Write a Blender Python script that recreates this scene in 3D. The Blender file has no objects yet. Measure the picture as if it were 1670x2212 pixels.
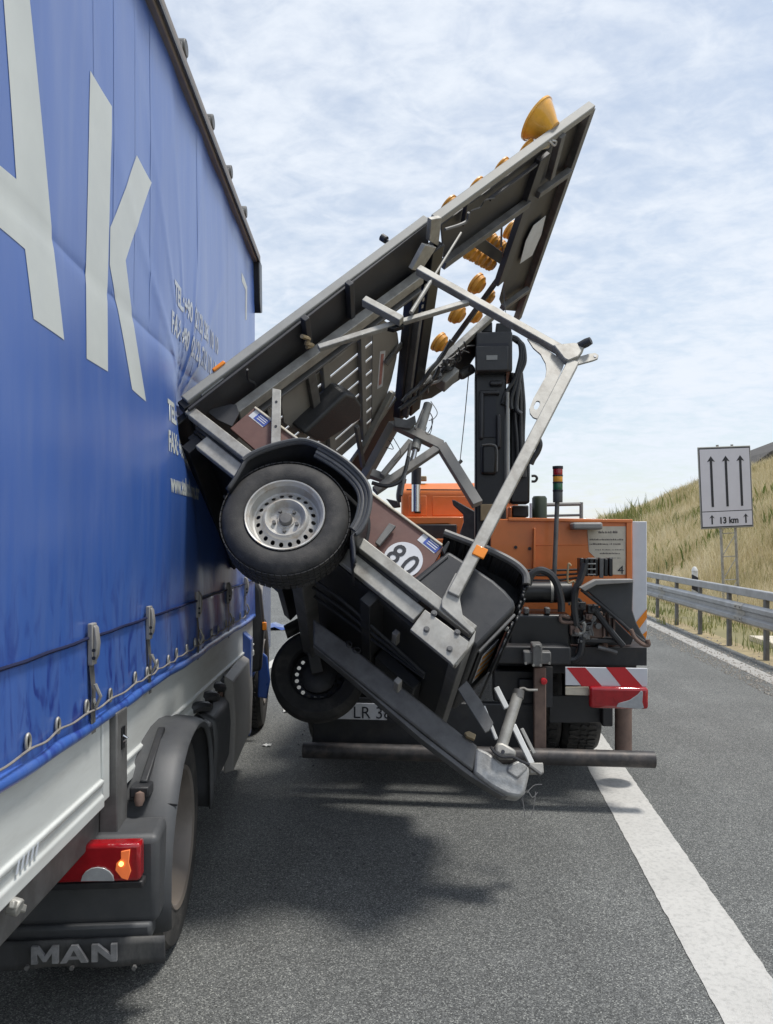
import bpy, bmesh, math, random
import numpy as np
from mathutils import Vector, Matrix, noise
random.seed(7); rng = np.random.default_rng(7)
R = math.radians
SC = bpy.context.scene
COL = SC.collection
V = Vector

# ------------------------------------------------------------------ camera, sky, sun, exposure
F, CX, HY, CH = 1650.0, 835.0, 1168.0, 1.7          # focal length, centre and horizon (1670 x 2212 grid), eye height
cam = bpy.data.cameras.new('camera'); camo = bpy.data.objects.new('camera', cam); COL.objects.link(camo)
camo.location = (0, 0, CH); camo.rotation_euler = (R(90), 0, 0)
cam.sensor_fit = 'VERTICAL'; cam.sensor_height = 36; cam.lens = 36*F/2212
cam.shift_y = (HY-1106)/2212; cam.clip_start = .05; cam.clip_end = 5000
SC.camera = camo
SUN_EL, SUN_AZ = 74, 94
w = bpy.data.worlds.new('World'); SC.world = w; w.use_nodes = True
def build_sky():
    nt = w.node_tree; n = nt.nodes; L = nt.links; n.clear()
    out = n.new('ShaderNodeOutputWorld'); bg = n.new('ShaderNodeBackground'); bg.inputs[1].default_value = .1
    sky = n.new('ShaderNodeTexSky'); sky.sky_type = 'NISHITA'; sky.sun_disc = False
    sky.sun_elevation = R(SUN_EL); sky.sun_rotation = R(SUN_AZ); sky.air_density = 1.3; sky.dust_density = .6; sky.ozone_density = 1.2
    tc = n.new('ShaderNodeTexCoord'); sx = n.new('ShaderNodeSeparateXYZ'); L.new(tc.outputs['Generated'], sx.inputs[0])
    def math_(op, a, b=None):
        m = n.new('ShaderNodeMath'); m.operation = op
        for i, s in enumerate((a, b)):
            if s is None: continue
            if hasattr(s, 'links'): L.new(s, m.inputs[i])
            else: m.inputs[i].default_value = s
        return m.outputs[0]
    z = math_('ADD', math_('MAXIMUM', sx.outputs[2], 0.0), .22)
    cmb = n.new('ShaderNodeCombineXYZ'); L.new(math_('DIVIDE', sx.outputs[0], z), cmb.inputs[0]); L.new(math_('DIVIDE', sx.outputs[1], z), cmb.inputs[1])
    mp = n.new('ShaderNodeMapping'); mp.inputs['Rotation'].default_value = (0, 0, R(32)); mp.inputs['Scale'].default_value = (1.0, 1.35, 1); L.new(cmb.outputs[0], mp.inputs[0])
    def nz(scale, det, rough, dist, vec):
        t = n.new('ShaderNodeTexNoise'); t.inputs['Scale'].default_value = scale; t.inputs['Detail'].default_value = det
        t.inputs['Roughness'].default_value = rough; t.inputs['Distortion'].default_value = dist; L.new(vec, t.inputs['Vector']); return t.outputs[0]
    big = nz(1.5, 3, .5, .3, cmb.outputs[0]); rip = nz(9, 5, .58, .5, mp.outputs[0]); fine = nz(24, 5, .6, .3, mp.outputs[0])
    s = math_('ADD', math_('ADD', math_('MULTIPLY', big, .80), math_('MULTIPLY', rip, .66)), math_('MULTIPLY', fine, .30))
    mr = n.new('ShaderNodeMapRange'); mr.interpolation_type = 'SMOOTHSTEP'; mr.inputs[1].default_value = .62; mr.inputs[2].default_value = 1.10
    mr.inputs[3].default_value = .50; mr.inputs[4].default_value = .99; L.new(s, mr.inputs[0])
    mx = n.new('ShaderNodeMix'); mx.data_type = 'RGBA'; L.new(mr.outputs[0], mx.inputs[0])
    L.new(sky.outputs[0], mx.inputs[6]); mx.inputs[7].default_value = (6.15, 6.6, 7.25, 1)
    L.new(mx.outputs[2], bg.inputs[0]); L.new(bg.outputs[0], out.inputs[0])
build_sky()
sl = bpy.data.lights.new('sun', 'SUN'); so = bpy.data.objects.new('sun', sl); COL.objects.link(so)
sl.energy = 2.4; sl.angle = R(10); sl.color = (1, .96, .9)
sd = V((math.sin(R(SUN_AZ))*math.cos(R(SUN_EL)), math.cos(R(SUN_AZ))*math.cos(R(SUN_EL)), math.sin(R(SUN_EL))))
so.rotation_euler = sd.to_track_quat('Z', 'Y').to_euler()
SC.view_settings.view_transform = 'Standard'; SC.view_settings.look = 'None'; SC.view_settings.exposure = 0.48; SC.view_settings.gamma = 1

# ------------------------------------------------------------------ materials
def node_mat(name):
    m = bpy.data.materials.new(name); m.use_nodes = True
    nt = m.node_tree; return m, nt, nt.nodes, nt.links, nt.nodes['Principled BSDF']
def mat(name, col, rough=.5, metal=0., var=.18, scale=7., bump=0., bscale=150., spec=.5, coat=0., dirt=None, damt=.5, dscale=3., stretch=None, rvar=.1):
    m, nt, n, L, b = node_mat(name)
    b.inputs['Roughness'].default_value = rough; b.inputs['Metallic'].default_value = metal
    b.inputs['Specular IOR Level'].default_value = spec; b.inputs['Coat Weight'].default_value = coat
    tc = n.new('ShaderNodeTexCoord'); src = tc.outputs['Object']
    if stretch:
        mp = n.new('ShaderNodeMapping'); mp.inputs['Scale'].default_value = stretch; L.new(src, mp.inputs[0]); src = mp.outputs[0]
    t = n.new('ShaderNodeTexNoise'); t.inputs['Scale'].default_value = scale; t.inputs['Detail'].default_value = 6; t.inputs['Roughness'].default_value = .65; L.new(src, t.inputs['Vector'])
    cr = n.new('ShaderNodeValToRGB'); e = cr.color_ramp.elements
    e[0].position = .3; e[1].position = .72
    e[0].color = (*[c*(1-var) for c in col], 1); e[1].color = (*[min(1, c*(1+var)) for c in col], 1)
    L.new(t.outputs[0], cr.inputs[0]); c = cr.outputs[0]
    if dirt:
        t2 = n.new('ShaderNodeTexNoise'); t2.inputs['Scale'].default_value = dscale; t2.inputs['Detail'].default_value = 9; t2.inputs['Roughness'].default_value = .72; L.new(src, t2.inputs['Vector'])
        mr = n.new('ShaderNodeMapRange'); mr.inputs[1].default_value = .48; mr.inputs[2].default_value = .72; mr.inputs[4].default_value = damt; L.new(t2.outputs[0], mr.inputs[0])
        mx = n.new('ShaderNodeMix'); mx.data_type = 'RGBA'; L.new(mr.outputs[0], mx.inputs[0]); L.new(c, mx.inputs[6]); mx.inputs[7].default_value = (*dirt, 1); c = mx.outputs[2]
    L.new(c, b.inputs['Base Color'])
    if rvar:
        mr = n.new('ShaderNodeMapRange'); mr.inputs[3].default_value = max(0, rough-rvar); mr.inputs[4].default_value = min(1, rough+rvar); L.new(t.outputs[0], mr.inputs[0]); L.new(mr.outputs[0], b.inputs['Roughness'])
    if bump:
        t3 = n.new('ShaderNodeTexNoise'); t3.inputs['Scale'].default_value = bscale; t3.inputs['Detail'].default_value = 3; L.new(tc.outputs['Object'], t3.inputs['Vector'])
        bp = n.new('ShaderNodeBump'); bp.inputs['Strength'].default_value = bump; bp.inputs['Distance'].default_value = .01; L.new(t3.outputs[0], bp.inputs['Height']); L.new(bp.outputs[0], b.inputs['Normal'])
    return m
def asphalt_mat():
    m, nt, n, L, b = node_mat('asphalt'); b.inputs['Roughness'].default_value = .82; b.inputs['Specular IOR Level'].default_value = .35
    tc = n.new('ShaderNodeTexCoord'); P = tc.outputs['Object']
    v = n.new('ShaderNodeTexVoronoi'); v.inputs['Scale'].default_value = 215; L.new(P, v.inputs['Vector'])
    sep = n.new('ShaderNodeSeparateColor'); L.new(v.outputs['Color'], sep.inputs[0])
    cr = n.new('ShaderNodeValToRGB'); e = cr.color_ramp.elements
    e[0].position = 0; e[0].color = (.050, .053, .052, 1); e[1].position = 1; e[1].color = (.34, .345, .32, 1)
    for p, c in ((.3, .085), (.6, .13), (.85, .18)):
        k = e.new(p); k.color = (c*.985, c*1.015, c*.985, 1)
    L.new(sep.outputs[0], cr.inputs[0])
    t = n.new('ShaderNodeTexNoise'); t.inputs['Scale'].default_value = .9; t.inputs['Detail'].default_value = 7; t.inputs['Roughness'].default_value = .6; L.new(P, t.inputs['Vector'])
    mr = n.new('ShaderNodeMapRange'); mr.inputs[1].default_value = .3; mr.inputs[2].default_value = .7; mr.inputs[3].default_value = .86; mr.inputs[4].default_value = 1.2; L.new(t.outputs[0], mr.inputs[0])
    mp = n.new('ShaderNodeMapping'); mp.inputs['Rotation'].default_value = (0, 0, R(6)); mp.inputs['Scale'].default_value = (1.5, .035, 1); L.new(P, mp.inputs[0])
    tr = n.new('ShaderNodeTexNoise'); tr.inputs['Scale'].default_value = 1.0; tr.inputs['Detail'].default_value = 4; L.new(mp.outputs[0], tr.inputs['Vector'])
    m2 = n.new('ShaderNodeMapRange'); m2.inputs[1].default_value = .35; m2.inputs[2].default_value = .65; m2.inputs[3].default_value = .88; m2.inputs[4].default_value = 1.12; L.new(tr.outputs[0], m2.inputs[0])
    st = n.new('ShaderNodeTexNoise'); st.inputs['Scale'].default_value = 2.7; st.inputs['Detail'].default_value = 8; st.inputs['Roughness'].default_value = .7; L.new(P, st.inputs['Vector'])
    m3 = n.new('ShaderNodeMapRange'); m3.inputs[1].default_value = .62; m3.inputs[2].default_value = .74; m3.inputs[3].default_value = 1; m3.inputs[4].default_value = .72; L.new(st.outputs[0], m3.inputs[0])
    q1 = n.new('ShaderNodeMath'); q1.operation = 'MULTIPLY'; L.new(mr.outputs[0], q1.inputs[0]); L.new(m2.outputs[0], q1.inputs[1])
    q2 = n.new('ShaderNodeMath'); q2.operation = 'MULTIPLY'; L.new(q1.outputs[0], q2.inputs[0]); L.new(m3.outputs[0], q2.inputs[1])
    mx = n.new('ShaderNodeVectorMath'); mx.operation = 'SCALE'; L.new(cr.outputs[0], mx.inputs[0]); L.new(q2.outputs[0], mx.inputs['Scale'])
    L.new(mx.outputs[0], b.inputs['Base Color'])
    bp = n.new('ShaderNodeBump'); bp.inputs['Strength'].default_value = .55; bp.inputs['Distance'].default_value = .006
    L.new(v.outputs['Distance'], bp.inputs['Height']); bp.invert = True; L.new(bp.outputs[0], b.inputs['Normal'])
    return m
def grass_mat(name, cols):
    m, nt, n, L, b = node_mat(name); b.inputs['Roughness'].default_value = .7; b.inputs['Specular IOR Level'].default_value = .2
    g = n.new('ShaderNodeNewGeometry'); tc = n.new('ShaderNodeTexCoord')
    t = n.new('ShaderNodeTexNoise'); t.inputs['Scale'].default_value = .45; t.inputs['Detail'].default_value = 4; L.new(tc.outputs['Object'], t.inputs['Vector'])
    ma = n.new('ShaderNodeMath'); ma.operation = 'MULTIPLY_ADD'; L.new(g.outputs['Random Per Island'], ma.inputs[0]); ma.inputs[1].default_value = .55
    m2 = n.new('ShaderNodeMapRange'); m2.inputs[1].default_value = .33; m2.inputs[2].default_value = .67; m2.inputs[3].default_value = -.1; m2.inputs[4].default_value = .5; L.new(t.outputs[0], m2.inputs[0]); L.new(m2.outputs[0], ma.inputs[2])
    cr = n.new('ShaderNodeValToRGB'); e = cr.color_ramp.elements
    e[0].color = (*cols[0], 1); e[1].color = (*cols[-1], 1)
    for i, c in enumerate(cols[1:-1]): k = e.new((i+1)/(len(cols)-1)); k.color = (*c, 1)
    L.new(ma.outputs[0], cr.inputs[0]); L.new(cr.outputs[0], b.inputs['Base Color'])
    tr = n.new('ShaderNodeBsdfTranslucent'); L.new(cr.outputs[0], tr.inputs[0]); ms = n.new('ShaderNodeMixShader'); ms.inputs[0].default_value = .35
    L.new(b.outputs[0], ms.inputs[1]); L.new(tr.outputs[0], ms.inputs[2]); L.new(ms.outputs[0], n['Material Output'].inputs[0])
    return m
def emit_mat(name, col, e, strength):
    m = mat(name, col, .2, var=.05); b = m.node_tree.nodes['Principled BSDF']
    b.inputs['Emission Color'].default_value = (*e, 1); b.inputs['Emission Strength'].default_value = strength; return m
K = {}
K['asphalt'] = asphalt_mat()
K['marking'] = mat('road_paint', (.54, .53, .50), .75, var=.08, scale=3, bump=.5, bscale=260, dirt=(.22, .22, .21), damt=.55, dscale=38)
K['old_marking'] = mat('worn_road_paint', (.36, .35, .33), .8, var=.15, scale=3, bump=.4, bscale=260, dirt=(.16, .16, .15), damt=.6, dscale=18)
K['soil'] = mat('dry_soil', (.30, .24, .14), .95, var=.35, scale=4, bump=.8, bscale=40, dirt=(.17, .16, .07), damt=.6, dscale=1.6)
K['stone'] = mat('gravel_stone', (.30, .28, .25), .9, var=.4, scale=30)
K['dark_soil'] = mat('dark_bank_cover', (.075, .07, .066), .95, var=.5, scale=3, bump=.8, bscale=20)
K['field'] = mat('far_field', (.2, .18, .09), .95, var=.3, scale=.2)
K['grass'] = grass_mat('dry_grass', [(.20, .195, .085), (.45, .39, .205), (.60, .52, .32), (.70, .62, .42), (.77, .70, .51)])
K['green'] = grass_mat('green_grass', [(.07, .11, .03), (.14, .19, .05), (.28, .28, .10), (.45, .38, .17)])
K['galv'] = mat('galvanised_steel', (.37, .36, .33), .5, .35, var=.22, scale=14, dirt=(.15, .125, .10), damt=.6, dscale=8)
K['galv_dark'] = mat('dull_grey_steel', (.15, .148, .145), .55, .3, var=.3, scale=9, dirt=(.06, .055, .05), damt=.6, dscale=5)
K['alu'] = mat('aluminium', (.30, .30, .285), .62, .15, var=.12, scale=10, dirt=(.27, .25, .22), damt=.4, dscale=4)
K['backplate'] = mat('grey_back_plate', (.040, .041, .046), .5, .1, var=.25, scale=5, dirt=(.065, .06, .055), damt=.35)
K['cast'] = mat('cast_grey_metal', (.40, .40, .385), .5, .3, var=.25, scale=16, bump=.2, bscale=120, dirt=(.14, .13, .12), damt=.7, dscale=9)
K['slat'] = mat('grey_slat_metal', (.29, .278, .26), .55, .15, var=.2, scale=6, dirt=(.1, .09, .08), damt=.5)
K['chassis'] = mat('black_chassis_paint', (.022, .023, .026), .5, var=.35, scale=9, dirt=(.07, .06, .05), damt=.6)
K['black'] = mat('black_paint', (.009, .010, .012), .36, var=.25, scale=8, dirt=(.035, .034, .033), damt=.35)
K['plastic'] = mat('black_plastic', (.03, .031, .034), .42, var=.15, scale=20, bump=.15, bscale=500, dirt=(.08, .078, .072), damt=.35)
K['grey_plastic'] = mat('grey_plastic', (.06, .063, .067), .5, var=.15, scale=6, bump=.1, bscale=400, dirt=(.095, .094, .092), damt=.55, dscale=4)
K['flap'] = mat('dusty_flap_rubber', (.05, .051, .053), .7, var=.35, scale=10, dirt=(.16, .155, .145), damt=.8, dscale=7, stretch=(1, 1, .35))
K['rubber'] = mat('tyre_rubber', (.038, .037, .036), .78, var=.3, scale=12, bump=.2, bscale=180, dirt=(.105, .096, .085), damt=.75, dscale=6)
K['rim'] = mat('dusty_steel_rim', (.52, .51, .48), .45, .25, var=.18, scale=9, dirt=(.30, .20, .10), damt=.85, dscale=11)
K['truck_rim'] = mat('dusty_truck_rim', (.21, .185, .165), .5, .3, var=.2, scale=6, dirt=(.16, .13, .10), damt=.6)
K['brown'] = mat('brown_plywood', (.135, .062, .05), .5, var=.12, scale=18, bump=.12, bscale=600, dirt=(.22, .15, .125), damt=.35)
K['cream'] = mat('cream_edge', (.62, .56, .45), .6, var=.15, scale=10)
K['white'] = mat('white_paint', (.66, .67, .66), .4, var=.06, scale=5, dirt=(.42, .40, .36), damt=.4)
K['board'] = mat('white_side_board', (.60, .62, .60), .42, var=.08, scale=3, dirt=(.36, .35, .32), damt=.5, dscale=2.2, stretch=(1, .5, 3))
K['orange'] = mat('orange_paint', (.74, .20, .045), .36, var=.1, scale=3, coat=.2, dirt=(.48, .15, .05), damt=.5, dscale=2.5)
K['blue'] = None
K['print'] = mat('grey_print', (.60, .63, .61), .45, var=.07, scale=3, dirt=(.48, .51, .53), damt=.35, dscale=1.6)
K['print2'] = mat('faded_print', (.58, .62, .68), .5, var=.12, scale=12)
K['red'] = mat('red_reflective', (.50, .015, .022), .35, var=.1, scale=8)
K['faded_red'] = mat('faded_red_print', (.42, .20, .18), .6, var=.25, scale=40)
K['refl_white'] = mat('white_reflective', (.62, .63, .66), .4, var=.05, scale=8)
K['sign_white'] = mat('sign_white_sheet', (.56, .56, .62), .35, var=.04, scale=3)
K['ink'] = mat('black_ink', (.015, .017, .025), .5, var=.1)
K['worn_ink'] = mat('worn_print', (.10, .085, .08), .6, var=.4, scale=30)
K['red_lens'] = mat('red_lens', (.33, .008, .013), .12, var=.15, scale=25, coat=.6)
K['lamp_lit'] = emit_mat('lit_lamp', (.9, .25, .08), (1, .16, .04), .18)
K['clear_lens'] = mat('clear_lens', (.36, .37, .38), .15, var=.15, scale=20, coat=.5)
K['amber'] = mat('amber_lens', (.84, .42, .045), .2, var=.18, scale=9, coat=.5)
K['amber_dark'] = mat('amber_housing', (.70, .31, .03), .4, var=.25, scale=9)
K['reflector'] = mat('amber_reflector', (.85, .25, .01), .25, var=.08, coat=.4)
K['green_lens'] = mat('green_lens', (.02, .12, .055), .25, var=.1, coat=.4)
K['rust'] = mat('rusty_steel', (.19, .13, .105), .75, .1, var=.35, scale=12, dirt=(.09, .05, .035), damt=.6)
K['chrome'] = mat('chrome', (.62, .63, .64), .15, .95, var=.08)
K['sticker_blue'] = mat('blue_sticker', (.05, .09, .36), .4, var=.1)
K['tractor_blue'] = mat('tractor_blue', (.025, .07, .27), .3, var=.1, coat=.4)
K['navy'] = mat('navy_seam', (.006, .010, .05), .6)
K['rope'] = mat('rope', (.24, .22, .20), .8, var=.25, scale=40)
K['beige'] = mat('beige_plate', (.34, .26, .15), .6, var=.2)
K['olive'] = mat('dark_green_paint', (.03, .045, .025), .5, var=.2)
K['glass'] = mat('dark_glass', (.015, .02, .025), .06, var=.05, coat=.5)
K['rail_brown'] = mat('weathered_rail', (.30, .26, .23), .5, .3, var=.15, scale=6)
def tarp_mat():
    m, nt, n, L, b = node_mat('blue_tarpaulin'); tc = n.new('ShaderNodeTexCoord'); P = tc.outputs['Object']
    b.inputs['Roughness'].default_value = .36; b.inputs['Specular IOR Level'].default_value = .7; b.inputs['Coat Weight'].default_value = .35; b.inputs['Coat Roughness'].default_value = .22
    def nz(sc, det, st=None, dist=0):
        v = P
        if st:
            mp = n.new('ShaderNodeMapping'); mp.inputs['Scale'].default_value = st; L.new(P, mp.inputs[0]); v = mp.outputs[0]
        t = n.new('ShaderNodeTexNoise'); t.inputs['Scale'].default_value = sc; t.inputs['Detail'].default_value = det; t.inputs['Distortion'].default_value = dist; L.new(v, t.inputs['Vector']); return t.outputs[0]
    cr = n.new('ShaderNodeValToRGB'); e = cr.color_ramp.elements; e[0].position = .32; e[1].position = .7
    e[0].color = (.042, .120, .43, 1); e[1].color = (.058, .148, .485, 1); L.new(nz(1.1, 5), cr.inputs[0])
    mr = n.new('ShaderNodeMapRange'); mr.inputs[1].default_value = .42; mr.inputs[2].default_value = .75; mr.inputs[3].default_value = 0; mr.inputs[4].default_value = .22; L.new(nz(5, 7, (1, 3, .35)), mr.inputs[0])
    mx = n.new('ShaderNodeMix'); mx.data_type = 'RGBA'; L.new(mr.outputs[0], mx.inputs[0]); L.new(cr.outputs[0], mx.inputs[6]); mx.inputs[7].default_value = (.21, .27, .46, 1)
    # smeared dirt near the straps, low on the cloth
    sx = n.new('ShaderNodeSeparateXYZ'); L.new(P, sx.inputs[0])
    zr = n.new('ShaderNodeMapRange'); zr.inputs[1].default_value = 1.7; zr.inputs[2].default_value = 1.25; L.new(sx.outputs[2], zr.inputs[0])
    sm = n.new('ShaderNodeMapRange'); sm.inputs[1].default_value = .5; sm.inputs[2].default_value = .68; L.new(nz(7, 6, (1, 2.2, .8), 1.2), sm.inputs[0])
    mu = n.new('ShaderNodeMath'); mu.operation = 'MULTIPLY'; L.new(zr.outputs[0], mu.inputs[0]); L.new(sm.outputs[0], mu.inputs[1])
    m2 = n.new('ShaderNodeMix'); m2.data_type = 'RGBA'; L.new(mu.outputs[0], m2.inputs[0]); L.new(mx.outputs[2], m2.inputs[6]); m2.inputs[7].default_value = (.02, .045, .27, 1)
    L.new(m2.outputs[2], b.inputs['Base Color'])
    bp = n.new('ShaderNodeBump'); bp.inputs['Strength'].default_value = .10; bp.inputs['Distance'].default_value = .03; L.new(nz(2.4, 4, (1, 1.6, .6)), bp.inputs['Height']); L.new(bp.outputs[0], b.inputs['Normal'])
    return m
K['blue'] = tarp_mat()

# ------------------------------------------------------------------ mesh builder
def perp(d):
    d = d.normalized(); a = V((0, 0, 1)) if abs(d.z) < .9 else V((1, 0, 0))
    x = d.cross(a).normalized(); return x, d.cross(x).normalized()
class MB:
    def __init__(s): s.v = []; s.f = []
    def add(s, vs, fs):
        o = len(s.v); s.v += [tuple(x) for x in vs]; s.f += [tuple(i+o for i in q) for q in fs]; return s
    def box(s, lo, hi):
        x0, y0, z0 = lo; x1, y1, z1 = hi
        return s.add([(x0,y0,z0),(x1,y0,z0),(x1,y1,z0),(x0,y1,z0),(x0,y0,z1),(x1,y0,z1),(x1,y1,z1),(x0,y1,z1)],
                     [(0,3,2,1),(4,5,6,7),(0,1,5,4),(1,2,6,5),(2,3,7,6),(3,0,4,7)])
    def beam(s, p, q, wd, ht, up=(0, 0, 1)):     # wd across, ht along up
        p, q = V(p), V(q); d = (q-p).normalized(); up = V(up); x = d.cross(up)
        if x.length < 1e-5: x, _ = perp(d)
        x.normalize(); u = x.cross(d).normalized(); a, b = x*wd/2, u*ht/2
        return s.add([p-a-b, p+a-b, p+a+b, p-a+b, q-a-b, q+a-b, q+a+b, q-a+b],
                     [(0,3,2,1),(4,5,6,7),(0,1,5,4),(1,2,6,5),(2,3,7,6),(3,0,4,7)])
    def prism(s, pts, vec):
        n = len(pts); vec = V(vec); P = [V(p) for p in pts]
        return s.add(P+[p+vec for p in P], [tuple(range(n))[::-1], tuple(range(n, 2*n))]+[(i, (i+1) % n, n+(i+1) % n, n+i) for i in range(n)])
    def tube(s, pts, r, n=8, cap=True):
        P = [V(p) for p in pts]; m = len(P); rs = r if isinstance(r, (list, tuple)) else [r]*m; vs = []; x = None
        for i, p in enumerate(P):
            d = (P[min(i+1, m-1)]-P[max(i-1, 0)]).normalized()
            if x is None: x, y = perp(d)
            else:
                x = x-d*x.dot(d); x.normalize(); y = d.cross(x)
            vs += [p+(x*math.cos(2*math.pi*k/n)+y*math.sin(2*math.pi*k/n))*rs[i] for k in range(n)]
        fs = [(i*n+k, i*n+(k+1) % n, (i+1)*n+(k+1) % n, (i+1)*n+k) for i in range(m-1) for k in range(n)]
        if cap: fs += [tuple(range(n))[::-1], tuple(range((m-1)*n, m*n))]
        return s.add(vs, fs)
    def lathe(s, prof, c, axis, n=40, a0=0, a1=2*math.pi):   # prof = (radius, distance along axis)
        axis = V(axis).normalized(); x, y = perp(axis); c = V(c); full = abs(a1-a0-2*math.pi) < 1e-6
        m = n if full else n+1; vs = []
        for r, h in prof:
            for k in range(m):
                t = a0+(a1-a0)*k/n; vs.append(c+axis*h+(x*math.cos(t)+y*math.sin(t))*r)
        fs = [(i*m+k, i*m+(k+1) % m, (i+1)*m+(k+1) % m, (i+1)*m+k) for i in range(len(prof)-1) for k in range(n)]
        return s.add(vs, fs)
    def disc(s, c, axis, r, h, n=16): return s.lathe([(1e-4, h), (r, h), (r, 0), (1e-4, 0)], c, axis, n)
    def out(s, name, m, parent=None, smooth=False, bevel=0., seg=2, fixn=True):
        me = bpy.data.meshes.new(name); me.from_pydata(s.v, [], s.f); me.update()
        if fixn:
            bm = bmesh.new(); bm.from_mesh(me); bmesh.ops.recalc_face_normals(bm, faces=bm.faces); bm.to_mesh(me); bm.free()
        me.materials.append(K[m] if isinstance(m, str) else m)
        o = bpy.data.objects.new(name, me); COL.objects.link(o); o.parent = parent
        if smooth or bevel:
            me.shade_smooth(); me.set_sharp_from_angle(angle=R(38 if smooth else 32))
        if bevel:
            b = o.modifiers.new('bevel', 'BEVEL'); b.width = bevel; b.segments = seg; b.limit_method = 'ANGLE'; b.angle_limit = R(35); b.harden_normals = False
        return o
def tag(o, label=None, cat=None, group=None, kind=None):
    for k, x in (('label', label), ('category', cat), ('group', group), ('kind', kind)):
        if x: o[k] = x
    return o
def empty(name, mtx):
    o = bpy.data.objects.new(name, None); COL.objects.link(o); o.matrix_world = mtx; o.empty_display_size = .3; return o
def spline(pts, k=6):
    P = [V(p) for p in pts]; P = [P[0]*2-P[1]]+P+[P[-1]*2-P[-2]]; o = []
    for i in range(1, len(P)-2):
        for j in range(k):
            t = j/k; a, b, c, d = P[i-1:i+3]
            o.append(.5*(2*b+(c-a)*t+(2*a-5*b+4*c-d)*t*t+(3*b-a-3*c+d)*t**3))
    return o+[P[-2]]
def text(name, body, size, m, parent, origin, xdir, ydir, sx=1., align='LEFT', lift=.002, warp=None, bold=0.):
    cu = bpy.data.curves.new('t', 'FONT'); cu.body = body; cu.size = size; cu.align_x = align; cu.resolution_u = 3; cu.offset = bold
    t = bpy.data.objects.new('t', cu); COL.objects.link(t); dg = bpy.context.evaluated_depsgraph_get()
    me = bpy.data.meshes.new_from_object(t.evaluated_get(dg)); bpy.data.objects.remove(t); bpy.data.curves.remove(cu)
    xd, yd = V(xdir).normalized(), V(ydir).normalized(); nd = xd.cross(yd); o0 = V(origin)
    for v in me.vertices:
        p = o0+xd*v.co.x*sx+yd*v.co.y+nd*lift
        if warp: p = warp(p)
        v.co = p
    me.materials.clear(); me.materials.append(K[m]); me.name = name
    o = bpy.data.objects.new(name, me); COL.objects.link(o); o.parent = parent; return o
def frame(o, x, y, z): return Matrix(((x[0], y[0], z[0], o[0]), (x[1], y[1], z[1], o[1]), (x[2], y[2], z[2], o[2]), (0, 0, 0, 1)))
def hit(Mi, px, py, axis, val):                # where the sight line through a point of the photograph meets a plane of a local frame
    d = Mi.to_3x3() @ V(((px-CX)/F, 1, (HY-py)/F)); o = Mi @ V((0, 0, CH)); return o+d*((val-o[axis])/d[axis])
def zc(ox, oy, s): return lambda x, y: ((x/s+ox)*.8698, (y/s+oy)*.8698)
z1 = zc(440, 240, 1670/1100); z2 = zc(440, 900, 1670/600); z3 = zc(800, 1200, 1619/600); z4 = zc(940, 800, 1670/700)
zq = zc(960, 240, 1670/540); z6 = zc(1180, 800, 1504/340); z8 = zc(1100, 1700, 1670/300); zs = zc(600, 540, 1670/500)
zf = zc(880, 960, 1670/360); zr = zc(1200, 1250, 1580/500); zt = zc(0, 0, 1191/700); zk = zc(400, 660, 1180/320); zy = zc(844, 720, 840/447)

# ------------------------------------------------------------------ setting: ground, road, bank
LD = V((.1045, .9945, 0)); LN = V((.9945, -.1045, 0))                  # lane direction, to its right
RP, RD = V((5.4, 10.9, 0)), V((.0975, .9952, 0)).normalized()           # guard rail line
RN = V((RD.y, -RD.x, 0))
def lane(lat, t): return LN*lat+LD*t
def crest(y):
    xs = (-40, 20, 45, 57, 62, 68, 80, 120, 400); ys = (7.2, 7.0, 6.5, 5.8, 4.9, 3.9, 3.0, 2.0, .6); return float(np.interp(y, xs, ys))
def hz(x, y):
    p = V((x, y, 0))-RP; d = p.dot(RN)
    if d < .3: return 0.
    h = -.10*math.sin(min(1, (d-.3)/1.2)*math.pi) if d < 1.5 else .5*(d-1.5)
    c = crest(y); k = .6
    if h > 0:
        q = max(0, min(1, .5+.5*(c-h)/k)); h = c*(1-q)+h*q-k*q*(1-q)
    return h+(.09*noise.noise((x*.5, y*.5, 0))+.25*noise.noise((x*.12, y*.12, 3)))*min(1, max(0, (d-1.5)/3))
def grid_mesh(name, m, fn, nu, nv, parent=None, smooth=True):
    vs = [fn(i/nu, j/nv) for j in range(nv+1) for i in range(nu+1)]
    fs = [(j*(nu+1)+i, j*(nu+1)+i+1, (j+1)*(nu+1)+i+1, (j+1)*(nu+1)+i) for j in range(nv) for i in range(nu)]
    return MB().add(vs, fs).out(name, m, parent, smooth)
g = MB().add([(-2500, -300, -.03), (2500, -300, -.03), (2500, 3500, -.03), (-2500, 3500, -.03)], [(0, 1, 2, 3)]).out('ground', 'field'); tag(g, kind='structure')
rd = MB().add([lane(-13, -30), lane(4.12, -30), lane(4.12, 320), lane(-13, 320)], [(0, 1, 2, 3)]).out('road', 'asphalt'); tag(rd, kind='structure')
def bank(u, v):
    t = -8+v**1.6*330; d = -1.1+u**1.5*75
    p = RP+RD*t+RN*d; return (p.x, p.y, hz(p.x, p.y)-.006)
bk = grid_mesh('embankment', 'soil', bank, 90, 170); tag(bk, kind='structure')
m0 = lane(.895+.02, -6).copy(); 
lm = MB(); re_ = random.Random(3); tt = list(np.arange(-6, 14, .05))+list(np.arange(14, 120, 1.)); lv = []
for t in tt:
    j0, j1 = (re_.gauss(0, .0016), re_.gauss(0, .0016)) if t < 14 else (0, 0)
    a, b = lane(.90+j0, t), lane(1.178+j1, t); lv += [(a.x, a.y, .004), (b.x, b.y, .004)]
lm.add(lv, [(2*i, 2*i+1, 2*i+3, 2*i+2) for i in range(len(tt)-1)])
tag(lm.out('lane_marking', 'marking'), kind='structure')
em = MB()
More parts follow.
